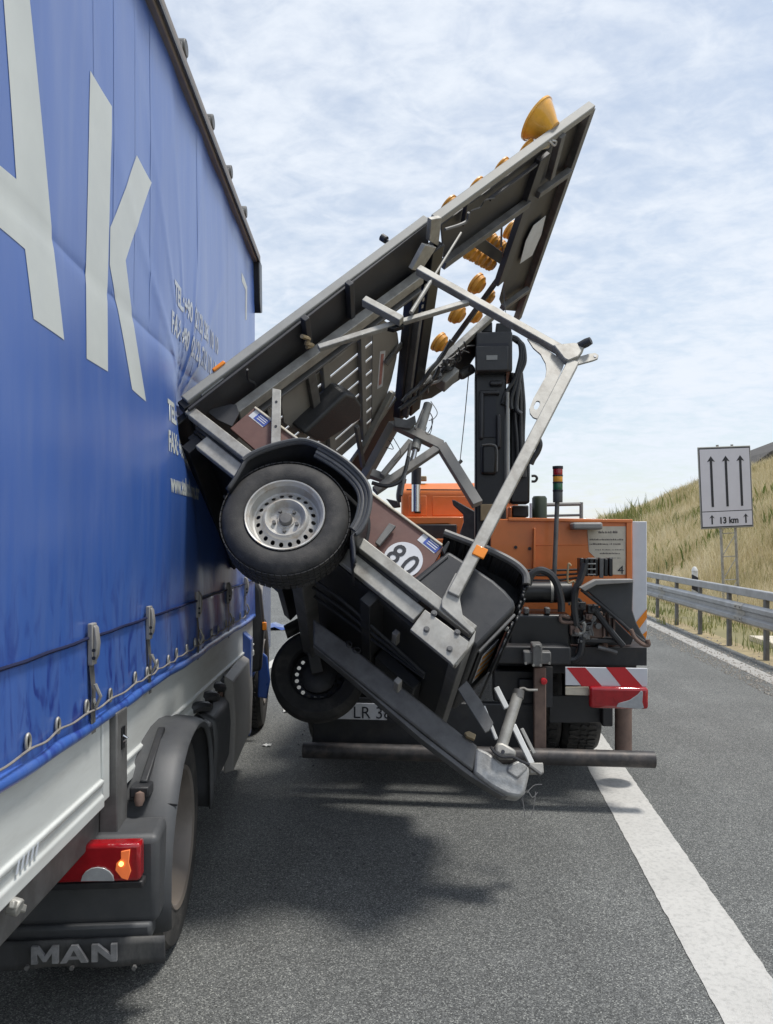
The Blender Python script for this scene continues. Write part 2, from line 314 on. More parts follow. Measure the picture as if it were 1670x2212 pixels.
for t in range(-3, 160, 3):
    f = lambda q: V((3.55+.1115*q, q, .004))
    a, b = f(t), f(t+3); c = V((.23, 0, 0)); em.add([a, a+c, b+c, b], [(0, 1, 2, 3)])
tag(em.out('edge_marking', 'old_marking'), kind='structure')
lm2 = MB()
for t in range(-4, 200, 12):
    a, b = lane(-2.75, t), lane(-2.75, t+6); c = LN*.15; z = V((0, 0, .004)); lm2.add([a+z, a+c+z, b+c+z, b+z], [(0, 1, 2, 3)])
tag(lm2.out('dashed_marking', 'marking'), kind='structure')
gut = MB()
for i in range(1):
    p = RP+RD*1.9+RN*.85+V((0, 0, .06)); gut.prism([p+RN*-.2-RD*.5, p+RN*.2-RD*.5, p+RN*.2+RD*.5, p+RN*-.2+RD*.5], (0, 0, -.1))
tag(gut.out('drainage_gutter', 'cream', bevel=.01), kind='structure')
# dark covered crest at the far right of the bank
cr_ = MB(); P0 = [(22.4, 50), (25.4, 50.5), (36, 52), (44, 70), (28, 66)]
cr_.add([V((p[0], p[1], 1.5)) for p in P0]+[V((p[0], p[1], h)) for p, h in zip(P0, (5.5, 7.6, 13.5, 14, 8.2))],
        [(0, 1, 6, 5), (1, 2, 7, 6), (2, 3, 8, 7), (3, 4, 9, 8), (4, 0, 5, 9), (5, 6, 7, 8, 9)])
tag(cr_.out('dark_hill', 'dark_soil'), kind='structure')
def blades(name, m, pts, hmin, hmax, wd, lean=.35):
    n = len(pts); P = np.array(pts); h = rng.uniform(hmin, hmax, n)*P[:, 3]; wv = wd*P[:, 4]
    th = rng.uniform(0, 2*np.pi, n); ph = rng.uniform(0, 2*np.pi, n); ln = rng.uniform(.1, 1, n)*lean*h
    bx = np.stack([np.cos(th), np.sin(th), 0*th], 1)*wv[:, None]; lx = np.stack([np.cos(ph)*ln, np.sin(ph)*ln, 0*ph], 1)
    B = P[:, :3]; Mid = B+lx*.35+np.stack([0*h, 0*h, h*.6], 1); Tp = B+lx+np.stack([0*h, 0*h, h], 1)
    vs = np.stack([B-bx, B+bx, Mid+bx*.8, Mid-bx*.8, Tp], 1).reshape(-1, 3)
    idx = np.arange(n)*5; tri = np.stack([idx, idx+1, idx+2, idx, idx+2, idx+3, idx+3, idx+2, idx+4], 1).reshape(-1)
    me = bpy.data.meshes.new(name); me.vertices.add(len(vs)); me.vertices.foreach_set('co', vs.ravel())
    me.loops.add(len(tri)); me.loops.foreach_set('vertex_index', tri.astype(np.int32)); nt_ = len(tri)//3
    me.polygons.add(nt_); me.polygons.foreach_set('loop_start', np.arange(nt_, dtype=np.int32)*3); me.update(); me.validate()
    me.materials.append(K[m]); o = bpy.data.objects.new(name, me); COL.objects.link(o); return o
gp = []; gg = []
for i in range(230000):
    t = 2+random.random()**1.7*80; d = 1.3+random.random()**.9*17
    p = RP+RD*t+RN*d; px = CX+F*p.x/p.y
    if px > 1900 or px < 1290: continue
    z = hz(p.x, p.y); q = noise.noise((p.x*.35, p.y*.35, 9)); q2 = noise.noise((p.x*.9, p.y*.6, 2))
    if q2 < -.28 and random.random() < .75: continue
    gp.append((p.x, p.y, z-.02, (.75+.7*q+.35*q2)*(1.45 if random.random() < .04 else 1), .6+t/28))
for i in range(9000):
    t = -2+random.random()**1.3*40; d = -.25+random.random()**1.5*1.9
    p = RP+RD*t+RN*d
    if noise.noise((p.x*1.2, p.y*.8, 4)) < -.12+(.5 if d < .1 else 0): continue
    gg.append((p.x, p.y, hz(p.x, p.y)-.01, .5+.6*random.random(), .6+t/30))
def stones(name, m, pts, smin, smax):
    n = len(pts); P = np.array(pts); r = rng.uniform(smin, smax, n)[:, None]
    dirs = np.array([(1, 0, 0), (-.5, .87, 0), (-.5, -.87, 0), (0, 0, .8), (0, 0, -.5)])
    vs = (P[:, None, :]+dirs[None]*r[:, None, :]*rng.uniform(.5, 1.3, (n, 5, 3))).reshape(-1, 3); k = np.arange(n)*5
    fs = np.concatenate([np.stack([k+a, k+b, k+c], 1) for a, b, c in ((0, 1, 3), (1, 2, 3), (2, 0, 3), (1, 0, 4), (2, 1, 4), (0, 2, 4))])
    return MB().add(vs.tolist(), fs.tolist()).out(name, m, None, fixn=False)
sp_ = []
for i in range(5200):
    t = -3+random.random()**1.4*34; d = -.95+abs(random.gauss(0, .45)); p = RP+RD*t+RN*d; sp_.append((p.x, p.y, .004))
tag(stones('verge_gravel', 'stone', sp_, .006, .022), 'loose grey gravel along the road edge under the guard rail', 'gravel', kind='stuff')
cp = []
for i in range(70):
    Y = random.uniform(3.6, 11); X = -.075*Y-.30+abs(random.gauss(0, .28))*Y/5; cp.append((X, Y, .006))
tag(stones('crash_fragments', 'plastic', cp, .004, .013), 'tiny dark crash fragments scattered on the road beside the blue truck', 'fragments', kind='stuff')
tag(blades('dry_grass', 'grass', gp, .3, .8, .0065, .75), 'tall dry yellow grass covering the bank behind the guard rail', 'grass', kind='stuff')
tag(blades('verge_grass', 'green', gg, .1, .34, .008, .6), 'low green and straw grass tufts under the guard rail', 'grass', kind='stuff')
wp = []
for cx_, cy_, n_, s_ in ((13.6, 50, 260, 1.3), (15.4, 52, 520, 1.8), (16.6, 50, 260, 1.4), (11.6, 60, 140, 1.3), (14.0, 38, 160, .8), (10.5, 30, 130, .6), (12.5, 27, 150, .7), (15.5, 34, 160, .8)):
    for i in range(n_):
        x, y = random.gauss(cx_, .9), random.gauss(cy_, 2.2); wp.append((x, y, hz(x, y)-.02, s_*random.uniform(.5, 1.1), 2.6))
tag(blades('hill_weeds', 'green', wp, .5, 1.0, .014, .5), 'darker green weeds in clumps along the grassy crest', 'weeds', kind='stuff')

# ------------------------------------------------------------------ blue curtain-side semi-trailer
ang = math.atan(.0255)
MBL = Matrix.Translation((-.9, 0, 0)) @ Matrix.Rotation(ang, 4, 'Z'); MBLi = MBL.inverted()
semi = empty('semi_trailer', MBL)
tag(semi, 'tall blue tarpaulin-sided semi-trailer lettered AK, filling the left of the picture', 'trailer')
def bp(p, x=0.): return hit(MBLi, p[0], p[1], 0, x)
Y1 = 6.08; ZT = 3.94; DY, DZ = 3.87, 2.38
def cd(y, z):
    d = .0028*math.sin(6.283*y/.66+.4)*min(1, (z-1)/.6)+.0006*math.sin(6.283*y/.29+z*1.7)
    if z > 2.56: d += .005*math.sin(math.pi*(z-2.56)/(ZT-2.56))
    elif z > 1.385: d += .009*math.sin(math.pi*(z-1.385)/(2.56-1.385))
    else: d += .010+.004*math.sin(y*19+z*6)
    sy_ = .17 if y < DY else .5
    d -= .075*math.exp(-((y-DY)/sy_)**2-((z-DZ)/.22)**2)
    if z < DZ:
        yc = DY+.45*(DZ-z); d -= .05*math.exp(-((y-yc)/(.13 if y < yc else .4))**2)*max(0, 1-(DZ-z)/1.1)
    # tension creases running from the dent
    for a in (.55, .95, 1.3, 1.75, 2.3):
        r = math.hypot(y-DY, z-DZ)
        if r > .12:
            t = math.atan2(z-DZ, -(y-DY))
            d += .011*math.exp(-((t-a)/.045)**2)*math.exp(-r/.7)
    d -= .0025*math.exp(-((z-2.56)/.014)**2)
    return d
ys = list(np.linspace(-7.4, 1.4, 26))+list(np.linspace(1.5, 3.1, 62))+list(np.linspace(3.115, 4.75, 115))+list(np.linspace(4.78, Y1, 48)); zs_ = sorted(set(np.round(np.linspace(1.10, ZT, 100), 4)) | {1.379, 1.391, 2.55, 2.56, 2.57})
vs = [(cd(y, z), y, z) for z in zs_ for y in ys]; nu = len(ys)
fs = [(j*nu+i, j*nu+i+1, (j+1)*nu+i+1, (j+1)*nu+i) for j in range(len(zs_)-1) for i in range(nu-1)]
cur = MB().add(vs, fs).out('curtain', 'blue', semi, smooth=True)
MB().box((-2.5, -7.42, .98), (-.13, Y1-.02, 3.9)).out('cargo_box', 'blue', semi)
def cut_poly(name, pts, m, parent, lift=.0013, res=.03):
    bm = bmesh.new(); vv = [bm.verts.new((0, p[0], p[1])) for p in pts]; bm.faces.new(vv)
    for ax, lo, hi in ((1, min(p[0] for p in pts), max(p[0] for p in pts)), (2, min(p[1] for p in pts), max(p[1] for p in pts))):
        k = lo+res
        while k < hi:
            no = V((0, 0, 0)); no[ax] = 1; co = V((0, 0, 0)); co[ax] = k
            bmesh.ops.bisect_plane(bm, geom=bm.verts[:]+bm.edges[:]+bm.faces[:], plane_co=co, plane_no=no); k += res
    bmesh.ops.triangulate(bm, faces=bm.faces[:])
    for v in bm.verts: v.co.x = cd(v.co.y, v.co.z)+lift
    bmesh.ops.recalc_face_normals(bm, faces=bm.faces)
    me = bpy.data.meshes.new(name); bm.to_mesh(me); bm.free(); me.materials.append(K[m]); me.shade_smooth()
    o = bpy.data.objects.new(name, me); COL.objects.link(o); o.parent = parent; return o
def yz(p): q = bp(p); return (q.y, q.z)
def letter(pts, m='print'): return cut_poly('letter', [yz(zt(*p)) for p in pts], m, cur)
letter([(3, -60), (108, -60), (260, 1437), (128, 1347), (98, 1052), (-6, 960), (-6, 695), (65, 757)])
letter([(375, 298), (463, 450), (447, 1570), (360, 1515)])
letter([(572, 655), (637, 772), (525, 1100), (612, 1697), (550, 1645), (459.5, 1118), (460, 960)])
letter([(1017, 1150), (1031, 1178), (1044, 1212), (1041, 1350), (1034, 1352), (1036, 1225), (1018, 1188)])
warp = lambda p: V((cd(p.y, p.z)+.0018, p.y, p.z))
def fit_len(body, size, ln):
    cu = bpy.data.curves.new('m', 'FONT'); cu.body = body; cu.size = size; o = bpy.data.objects.new('m', cu); COL.objects.link(o); bpy.context.view_layer.update(); d = o.dimensions.x; bpy.data.objects.remove(o); bpy.data.curves.remove(cu); return ln/d
for s_, p_, sz, ln_, m_ in (('TEL: +90 (212) 281 10 10', (375, 648), .135, 1.04, 'print2'), ('FAX: +90 (212) 212 10 10', (369, 714), .135, 1.04, 'print2'),
                       ('TEL: +90 (212) 281', (358, 904), .125, .76, 'print'), ('FAX: +90 (212) 212', (358, 971), .125, .76, 'print'), ('www.tekol.com.tr', (363, 1060), .115, .72, 'print')):
    sx_ = fit_len(s_, sz, ln_); q = yz(p_); text('lettering', s_, sz, m_, cur, (0, q[0], q[1]), (0, 1, 0), (0, 0, 1), sx_, warp=warp, bold=.005)
for px in (202, 243, 291, 325, 424, 490):
    y = 1485/(793-px); mb = MB(); zz_ = np.linspace(2.57, ZT-.02, 24)
    mb.add([(cd(y, z)+.0007, y+s*.010, z) for z in zz_ for s in (-1, 1)], [(2*i, 2*i+1, 2*i+3, 2*i+2) for i in range(23)]); mb.out('seam_strip', 'blue', cur, smooth=True)
yy = np.linspace(-7, Y1, 160)
mb = MB().tube([(cd(y, 1.38)+.004, y, 1.388) for y in yy], .0055, 6); mb.out('strap_pocket_edge', 'navy', cur, smooth=True)
# roof rail with rollers
mb = MB().prism([(-.06, -7.4, 3.90), (.03, -7.4, 3.90), (.045, -7.4, 3.93), (.045, -7.4, 3.985), (-.06, -7.4, 4.0)], (0, Y1+7.45, 0)); rr = mb.out('roof_rail', 'rail_brown', semi, bevel=.006)
MB().prism([(.0452, -7.4, 3.905), (.052, -7.4, 3.905), (.052, -7.4, 3.925), (.0452, -7.4, 3.925)], (0, Y1+7.4, 0)).out('rain_lip', 'galv_dark', rr)
MB().box((-2.5, -7.42, 3.905), (-.07, Y1, 3.99)).out('roof', 'galv', semi, bevel=.02)
for px, py in ((399, 115), (458, 278), (498, 398), (530, 487)):
    q = bp((px, py), .03); MB().box((-.01, q.y-.05, 3.99), (.03, q.y+.05, 4.05)).disc((-.02, q.y, 4.05), (1, 0, 0), .04, .06, 14).out('roof_roller', 'galv_dark', semi, bevel=.004)
q = bp((548, 560), .03)
MB().prism([(-.05, Y1-.05, 3.93), (-.05, Y1+.10, 3.93), (-.05, Y1+.13, 3.55), (-.05, Y1+.03, 3.52), (-.05, Y1-.02, 3.6)], (.10, 0, 0)).out('corner_cap', 'black', semi, bevel=.008)
MB().prism([(-.03, Y1-.02, 4.06), (-.03, Y1+.02, 4.1), (-.03, Y1+.14, 3.82), (-.03, Y1+.13, 3.6), (-.03, Y1+.10, 3.62)], (-.02, 0, 0)).out('torn_roof_flap', 'white', semi)
MB().tube([(-.02, Y1+.02, 4.08), (-.01, Y1+.12, 3.93), (-.01, Y1+.15, 3.78), (-.02, Y1+.14, 3.62)], .008, 6).out('torn_edge_cord', 'red', semi)
MB().box((-2.5, Y1, .95), (-.02, Y1+.06, 3.9)).out('front_wall', 'tractor_blue', semi, bevel=.01)
# side boards
PS = [(0, .80), (.012, .80), (.012, .835), (.004, .845), (.004, .87), (.012, .88), (.012, .89), (0, .895), (-.002, 1.12), (-.03, 1.12), (-.03, .80)]
for a, b, nm in ((-7.3, 2.585, 'left'), (2.79, Y1-.06, 'right')):
    o = MB().prism([(x, a, z) for x, z in PS], (0, b-a, 0)).out('side_board', 'board', semi, bevel=.003)
MB().box((-.028, 2.588, .81), (.006, 2.655, 1.13)).out('board_end_cap', 'board', semi, bevel=.004)
post = MB().box((-.035, 2.662, .67), (.03, 2.775, 1.10)).out('stanchion', 'galv_dark', semi, bevel=.006)
MB().box((.0305, 2.70, .96), (.035, 2.735, 1.04)).out('latch_plate', 'black', post, bevel=.002)
MB().tube([(.03, 2.715, 1.01), (.048, 2.715, 1.0), (.03, 2.715, .985)], .005, 6).out('latch_pin', 'chrome', post, smooth=True)
for y in (1.92, 2.95, 4.6):
    MB().disc((.0, y, .785), (1, 0, -.3), .022, .03, 10).beam((.02, y-.03, .80), (.02, y+.04, .755), .014, .02).out('board_latch', 'rust' if y > 2 else 'galv', semi, bevel=.004)
for k in range(5): MB().prism([(.0125, 1.93+k*.028, .855), (.0125, 1.942+k*.028, .855), (.0125, 1.955+k*.028, .885), (.0125, 1.943+k*.028, .885)], (.0006, 0, 0)).out('faded_sticker', 'print2', semi)
MB().box((-.3, -7.3, .66), (-.035, Y1-.1, .80)).out('outer_chassis_rail', 'galv_dark', semi, bevel=.01)
for x in (-1.65, -.85): MB().box((x, -7.3, .52), (x+.12, 5.2, .97)).out('chassis_beam', 'chassis', semi)
MB().box((-2.5, -7.3, .93), (-.1, Y1-.1, .975)).out('floor', 'chassis', semi)
# hem roll, rope and eyelets
mb = MB().tube([(.004+.003*math.sin(y*7), y, 1.105+.004*math.sin(y*4.1+1)+.0015*math.sin(y*15)) for y in np.linspace(-7, Y1-.05, 260)], .022, 10); mb.out('hem_roll', 'blue', cur, smooth=True)
ez = [1.98, 2.19, 2.40, 2.62, 2.91, 3.06, 3.22, 3.38, 3.55, 3.73, 3.92, 4.12, 4.32, 4.55, 4.8, 5.05, 5.3, 5.55]
ey = [1.2, 1.45, 1.72]+ez; rp = []
for i, y in enumerate(ey):
    z = 1.185 if i % 2 else 1.178
    rp += [(cd(y, z)+.012, y, 1.159), (cd(y, z)+.012, (y+ey[min(i+1, len(ey)-1)])/2, 1.152)]
    e = MB().tube([(cd(y, z)+.008, y+.013*math.cos(t), z-.008+.022*math.sin(t)) for t in np.linspace(0, 2*math.pi, 17)], .004, 6, False)
    e.out('eyelet', 'galv', cur, smooth=True)
    MB().add([(cd(y, z)+.005, y+.011*math.cos(t), z-.008+.019*math.sin(t)) for t in np.linspace(0, 2*math.pi, 13)[:-1]], [tuple(range(12))]).out('eyelet_hole', 'ink', cur)
MB().tube(spline(rp, 4), .0034, 6).out('rope', 'rope', semi, smooth=True)
# strap buckles
def buckle(y, tilt=0.):
    x = cd(y, 1.4); o = MB().box((x+.008, y-.02, 1.30), (x+.026, y+.02, 1.435)).prism([(x+.026, y-.016, 1.31), (x+.036, y-.016, 1.33), (x+.04, y-.016, 1.37), (x+.034, y-.016, 1.42), (x+.026, y-.016, 1.43)], (0, .032, 0)).out('strap_buckle', 'slat', semi, bevel=.004)
    MB().disc((x+.030, y-.0215, 1.35), (0, -1, 0), .006, .002, 10).disc((x+.030, y-.0215, 1.325), (0, -1, 0), .006, .002, 10).out('pin', 'chassis', o)
    MB().add([(x+.014, y-.022, 1.31), (x+.014, y+.022, 1.31), (x+.022, y+.019, 1.22), (x+.022, y-.019, 1.22), (x+.02, y-.02, 1.15), (x+.02, y+.02, 1.15), (.02, y+.02, 1.08), (.02, y-.02, 1.08)], [(0, 1, 2, 3), (3, 2, 5, 4), (4, 5, 6, 7)]).out('webbing', 'galv_dark', o)
    MB().tube([(x+.03, y-.01, 1.24), (x+.045, y-.005, 1.2), (x+.03, y, 1.165), (x+.02, y+.005, 1.19)], .006, 6).out('hook', 'galv', o, smooth=True)
for y in (1.62, 2.46, 3.10, 3.98, 4.86, 5.55): buckle(y)

# ------------------------------------------------------------------ truck wheel helper (axis along +x outward)
def truck_wheel(parent, c, rim_m='truck_rim', r=.5):
    c = V(c); ax = (1, 0, 0)
    prof = [(.29, -.28), (r*.93, -.29), (r*.985, -.26), (r, -.22), (r, -.06), (r*.985, -.025), (r*.95, -.004), (r*.8, .006), (r*.66, .0), (.295, -.01), (.285, -.03), (.285, -.25)]
    t = MB().lathe(prof, c, ax, 56).out('wheel', 'rubber', parent, smooth=True)
    g_ = MB()
    for k in range(60):
        a = 2*math.pi*k/60; d = V((0, math.cos(a), math.sin(a))); tn = V((0, -math.sin(a), math.cos(a)))
        for x0, x1 in ((-.245, -.175), (-.16, -.12), (-.105, -.04)):
            sk = tn*(.008 if k % 2 else -.008); p = c+d*(r+.003)
            g_.beam(p+V((x0, 0, 0))+sk, p+V((x1, 0, 0))-sk, .028, .012, d)
    g_.out('tread_blocks', 'rubber', t)
    MB().lathe([(.295, -.008), (.288, .004), (.272, -.004), (.262, -.03), (.255, -.10), (.245, -.14), (.21, -.15), (.16, -.145), (.15, -.11), (.11, -.10), (.10, -.05), (.0001, -.045)], c, ax, 48).out('rim', rim_m, t, smooth=True)
    n_ = MB()
    for k in range(10):
        a = 2*math.pi*k/10; n_.disc(c+V((-.11, .132*math.cos(a), .132*math.sin(a))), ax, .014, .03, 6)
    n_.out('wheel_nuts', 'galv_dark', t); return t

# ------------------------------------------------------------------ tractor of the blue truck
at_ = math.atan(.071); MTR = Matrix.Translation((-.60, 0, 0)) @ Matrix.Rotation(at_, 4, 'Z'); MTRi = MTR.inverted()
trac = empty('truck_tractor', MTR); tag(trac, 'grey rear fender, wheel and lit tail lamp of the tractor under the blue semi-trailer', 'truck')
def tq(p, ax, val): return hit(MTRi, p[0], p[1], ax, val)
WC = V((-.045, 3.28, .44)); truck_wheel(trac, WC, r=.44)
truck_wheel(trac, WC+V((-.33, 0, 0)), r=.44)
# rear fender: arch and mudguard with moulded lip
arc = []
arc = [(2.745, .30), (2.74, .40), (2.745, .50), (2.775, .60), (2.83, .69), (2.90, .77), (2.98, .84), (3.08, .885), (3.20, .91), (3.32, .915), (3.44, .90), (3.55, .865), (3.64, .80), (3.70, .72), (3.735, .62), (3.745, .50), (3.745, .40)]
sec = [(.012, -.035), (.022, -.012), (.012, .0), (-.02, .012), (-.10, .022), (-.12, .014), (-.20, .022), (-.40, .022), (-.62, .02)]
def arch(secn):
    vs, n = [], len(arc)
    for i, (y, z) in enumerate(arc):
        a, b = arc[max(0, i-1)], arc[min(n-1, i+1)]; t = V((0, b[0]-a[0], b[1]-a[1])).normalized(); nn = V((0, -t.z, t.y))
        if nn.dot(V((0, y-3.28, z-.42))) < 0: nn = -nn
        for x, o in secn: vs.append(V((x, y, z))+nn*o)
    m = len(secn); return vs, [(i*m+k, i*m+k+1, (i+1)*m+k+1, (i+1)*m+k) for i in range(n-1) for k in range(m-1)]
mb = MB().add(*arch(sec)); mg = mb.out('rear_fender', 'grey_plastic', trac, smooth=True)
s_ = mg.modifiers.new('solid', 'SOLIDIFY'); s_.thickness = .012; s_.offset = -1
MB().beam((.023, 2.85, .715), (-.1, 2.85, .735), .006, .006).beam((-.1, 2.85, .735), (-.5, 2.85, .735), .006, .006).out('fender_joint', 'chassis', mg)
MB().prism([(.0, 2.64, .38), (.0, 2.76, .38), (.0, 2.80, .70), (.0, 2.64, .68)], (-.72, 0, 0)).out('rear_apron', 'grey_plastic', trac, bevel=.025, seg=3)
MB().prism([(-.02, 2.62, .33), (-.02, 2.70, .33), (-.02, 2.70, .39), (-.02, 2.62, .39)], (-1.0, 0, 0)).out('apron_lip', 'grey_plastic', trac, bevel=.012)
# tail lamp
def on_back(p, y=2.56): q = tq(p, 1, y); return q
tl = MB(); A_, B_ = on_back((112, 1828)), on_back((303, 1904))
tl.box((A_.x, 2.56, B_.z), (B_.x, 2.62, A_.z)); tlo = tl.out('tail_lamp', 'red_lens', trac, bevel=.012, seg=3)
def ply(pts, y, m, name, par, th=-.006):
    return MB().prism([tq(p, 1, y) for p in pts], (0, th, 0)).out(name, m, par, bevel=.002)
ply([(262, 1838), (282, 1834), (279, 1862), (284, 1880), (277, 1900), (264, 1896), (250, 1879), (252, 1864), (262, 1854)], 2.5585, 'lamp_lit', 'indicator_lens', tlo)
ply([(176, 1902)]+[(212+36*math.cos(t), 1902-30*math.sin(t)) for t in np.linspace(math.pi, 0, 9)], 2.558, 'clear_lens', 'reverse_lens', tlo)
MB().box((A_.x-.25, 2.575, B_.z-.03), (B_.x+.005, 2.625, B_.z-.006)).out('lamp_bracket', 'chassis', trac, bevel=.005)
MB().disc(on_back((262, 1866), 2.551), (0, -1, 0), .008, .003, 12).out('bulb_glow', emit_mat('bulb', (1, .5, .1), (1, .55, .15), 2.2), tlo)
# mud flap with lettering
fa, fb = tq((356, 2020), 1, 2.60), tq((-160, 2098), 1, 2.60)
flap = MB().add([(fb.x+(fa.x-fb.x)*i/16, 2.60+.012*math.sin(i*.9)*j/4, fa.z+(fb.z-fa.z)*j/4) for j in range(5) for i in range(17)], [(j*17+i, j*17+i+1, (j+1)*17+i+1, (j+1)*17+i) for j in range(4) for i in range(16)]).out('mud_flap', 'flap', trac, smooth=True)
sm = flap.modifiers.new('solid', 'SOLIDIFY'); sm.thickness = .012
K['refl_dim'] = mat('worn_white_print', (.24, .24, .245), .6, var=.35, scale=20, dirt=(.10, .10, .10), damt=.7, dscale=14)
lp, lq = tq((67, 2084), 1, 2.563), tq((252, 2040), 1, 2.563); hh = lq.z-lp.z; kx = (lq.x-lp.x)/3.98
for nm, x0, P in (('M', 0, [(0, 0), (0, 1), (.3, 1), (.625, .45), (.95, 1), (1.25, 1), (1.25, 0), (.97, 0), (.97, .6), (.7, .12), (.55, .12), (.28, .6), (.28, 0)]),
                  ('A', 1.34, [(0, 0), (.5, 1), (.80, 1), (1.30, 0), (.98, 0), (.88, .2), (.40, .2), (.30, 0)]),
                  ('N', 2.80, [(0, 0), (0, 1), (.3, 1), (.9, .38), (.9, 1), (1.18, 1), (1.18, 0), (.9, 0), (.28, .62), (.28, 0)])):
    lt = MB().prism([(lp.x+(x0+x)*kx, 2.563, lp.z+z*hh) for x, z in P], (0, .012, 0)).out('letter', 'refl_dim', flap)
    if nm == 'A': MB().prism([(lp.x+(x0+x)*kx, 2.5615, lp.z+z*hh) for x, z in ((.49, .40), (.64, .74), (.79, .40))], (0, .001, 0)).out('letter_counter', 'flap', flap)
for px in (60, 157, 291): 
    q = tq((px, 2088), 1, 2.57); MB().disc(q, (0, -1, 0), .008, .012, 6).out('flap_bolt', 'galv_dark', flap)
# fender bracket lamp seen above the fender
q = tq((284, 1685), 1, 2.80)
MB().box((-.14, 2.80, .76), (-.07, 2.88, .80)).beam((-.10, 2.85, .80), (-.10, 3.15, .93), .03, .02).out('fender_bracket', 'chassis', trac, bevel=.006)
MB().lathe([(.0001, .035), (.012, .032), (.019, .012), (.016, -.012), (.0001, -.02)], (-.10, 2.79, .77), (0, -.3, -1), 14).out('marker_lamp', 'rust', trac, smooth=True)
# chassis, air tanks, side skirts
MB().box((-1.75, 2.2, .62), (-.85, 6.3, .85)).out('ladder_frame', 'chassis', trac)
for i, (a, b, xo) in enumerate(((3.86, 4.06, -.03), (4.10, 4.62, -.02))):
    MB().prism([(xo, a, .40), (xo+.01, a, .62), (xo, a, .74), (xo-.10, a, .80), (xo-.5, a, .80), (xo-.5, a, .32), (xo-.08, a, .32)], (0, b-a, 0)).out('side_box', 'grey_plastic' if i else 'plastic', trac, bevel=.025, seg=3)
sk_ = MB().prism([(.0, 4.66, .30), (.012, 4.66, .6), (.0, 4.66, .84), (-.06, 4.66, .88), (-.06, 4.66, .28)], (0, 1.02, 0)).out('side_skirt', 'slat', trac, bevel=.01)
MB().box((-.5, 4.68, .82), (-.02, 5.6, .85)).out('step_cover', 'grey_plastic', trac, bevel=.01)
MB().prism([(.004, 5.55, .60), (.014, 5.55, .98), (-.05, 5.55, 1.04), (-.05, 5.55, .30), (.0, 5.55, .28)], (0, .13, 0)).out('skirt_end', 'tractor_blue', trac, bevel=.008)
for i in range(4):
    y = 3.9+i*.27; MB().tube(spline([(-.2, y, .80), (-.10, y+.06, .84), (-.06, y+.15, .82), (-.12, y+.24, .79)], 4), .028, 8).out('air_hose', 'plastic', trac, smooth=True)
MB().lathe([(.0001, 0), (.09, .0), (.1, .02), (.1, .5), (.09, .52), (.0001, .52)], (-.25, 4.05, .78), (0, 1, 0), 20).out('air_tank', 'chassis', trac, smooth=True)
# cab, mostly hidden behind the box and the wreck
cab = MB().prism([(-2.42, 6.25, .55), (-2.42, 8.0, .55), (-2.42, 8.05, 1.5), (-2.42, 7.9, 2.7), (-2.42, 7.5, 3.35), (-2.42, 6.25, 3.3)], (2.38, 0, 0)).out('cab', 'tractor_blue', trac, bevel=.06, seg=3)
MB().prism([(-.035, 6.9, 1.75), (-.035, 7.75, 1.75), (-.035, 7.66, 2.5), (-.035, 6.9, 2.5)], (.008, 0, 0)).out('side_window', 'glass', cab, bevel=.004)
truck_wheel(trac, (-.02, 7.05, .5))
MB().prism([(-.03, 6.15, 1.02), (.02, 6.2, 1.05), (.03, 6.3, 1.35), (.0, 6.32, 1.52), (-.04, 6.22, 1.46), (-.05, 6.12, 1.2)], (0, .02, 0)).out('torn_fairing', 'white', trac, bevel=.006)
MB().prism([(-.16, 6.1, .62), (.03, 6.12, .66), (.055, 6.12, 1.02), (.03, 6.12, 1.30), (-.03, 6.12, 1.42), (-.16, 6.1, 1.42)], (0, .10, 0)).out('crushed_side_panel', 'plastic', trac, bevel=.02)
MB().box((.04, 6.105, .985), (.075, 6.13, 1.05)).out('side_reflector', 'reflector', trac, bevel=.006)
MB().prism([(-.03, 6.45, .38), (.05, 6.47, .36), (.075, 6.47, .52), (.05, 6.47, .72), (-.02, 6.45, .78)], (0, .04, 0)).out('loose_panel', 'tractor_blue', trac, bevel=.012)

# ------------------------------------------------------------------ tipped warning trailer (local x = towards its drawbar, y = its up, z = towards the viewer's side)
tl_, tu_, ta_ = V((.7406, -.2992, -.6016)).normalized(), V((.6718, .3478, .654)).normalized(), V((-.0135, .8886, -.4586)).normalized()
MW = frame((-.453, 3.4, 1.815), tl_, tu_, -ta_); MWi = MW.inverted()
wt = empty('warning_trailer', MW)
tag(wt, 'two-wheeled arrow-board warning trailer tipped on its side and wedged between the two trucks', 'trailer')
def T(p, a=None, l=None, u=None):
    if a is not None: return hit(MWi, p[0], p[1], 2, -a)
    if l is not None: return hit(MWi, p[0], p[1], 0, l)
    return hit(MWi, p[0], p[1], 1, u)
AX = V((0, 0, -1))                             # local direction away from the viewer's side
def tbeam(name, p, q, wd, ht, m, a=None, l=None, up=(0, 0, 1), par=None, bev=.004, q_l=None):
    return MB().beam(T(p, a=a, l=l), T(q, a=a, l=l), wd, ht, up).out(name, m, par or wt, bevel=bev)
def tplate(name, pts, m, th, a=None, l=None, par=None, bev=.003):
    P = [T(p, a=a, l=l) for p in pts]; vec = AX*th if a is not None else V((-th, 0, 0))
    return MB().prism(P, vec).out(name, m, par or wt, bevel=bev)
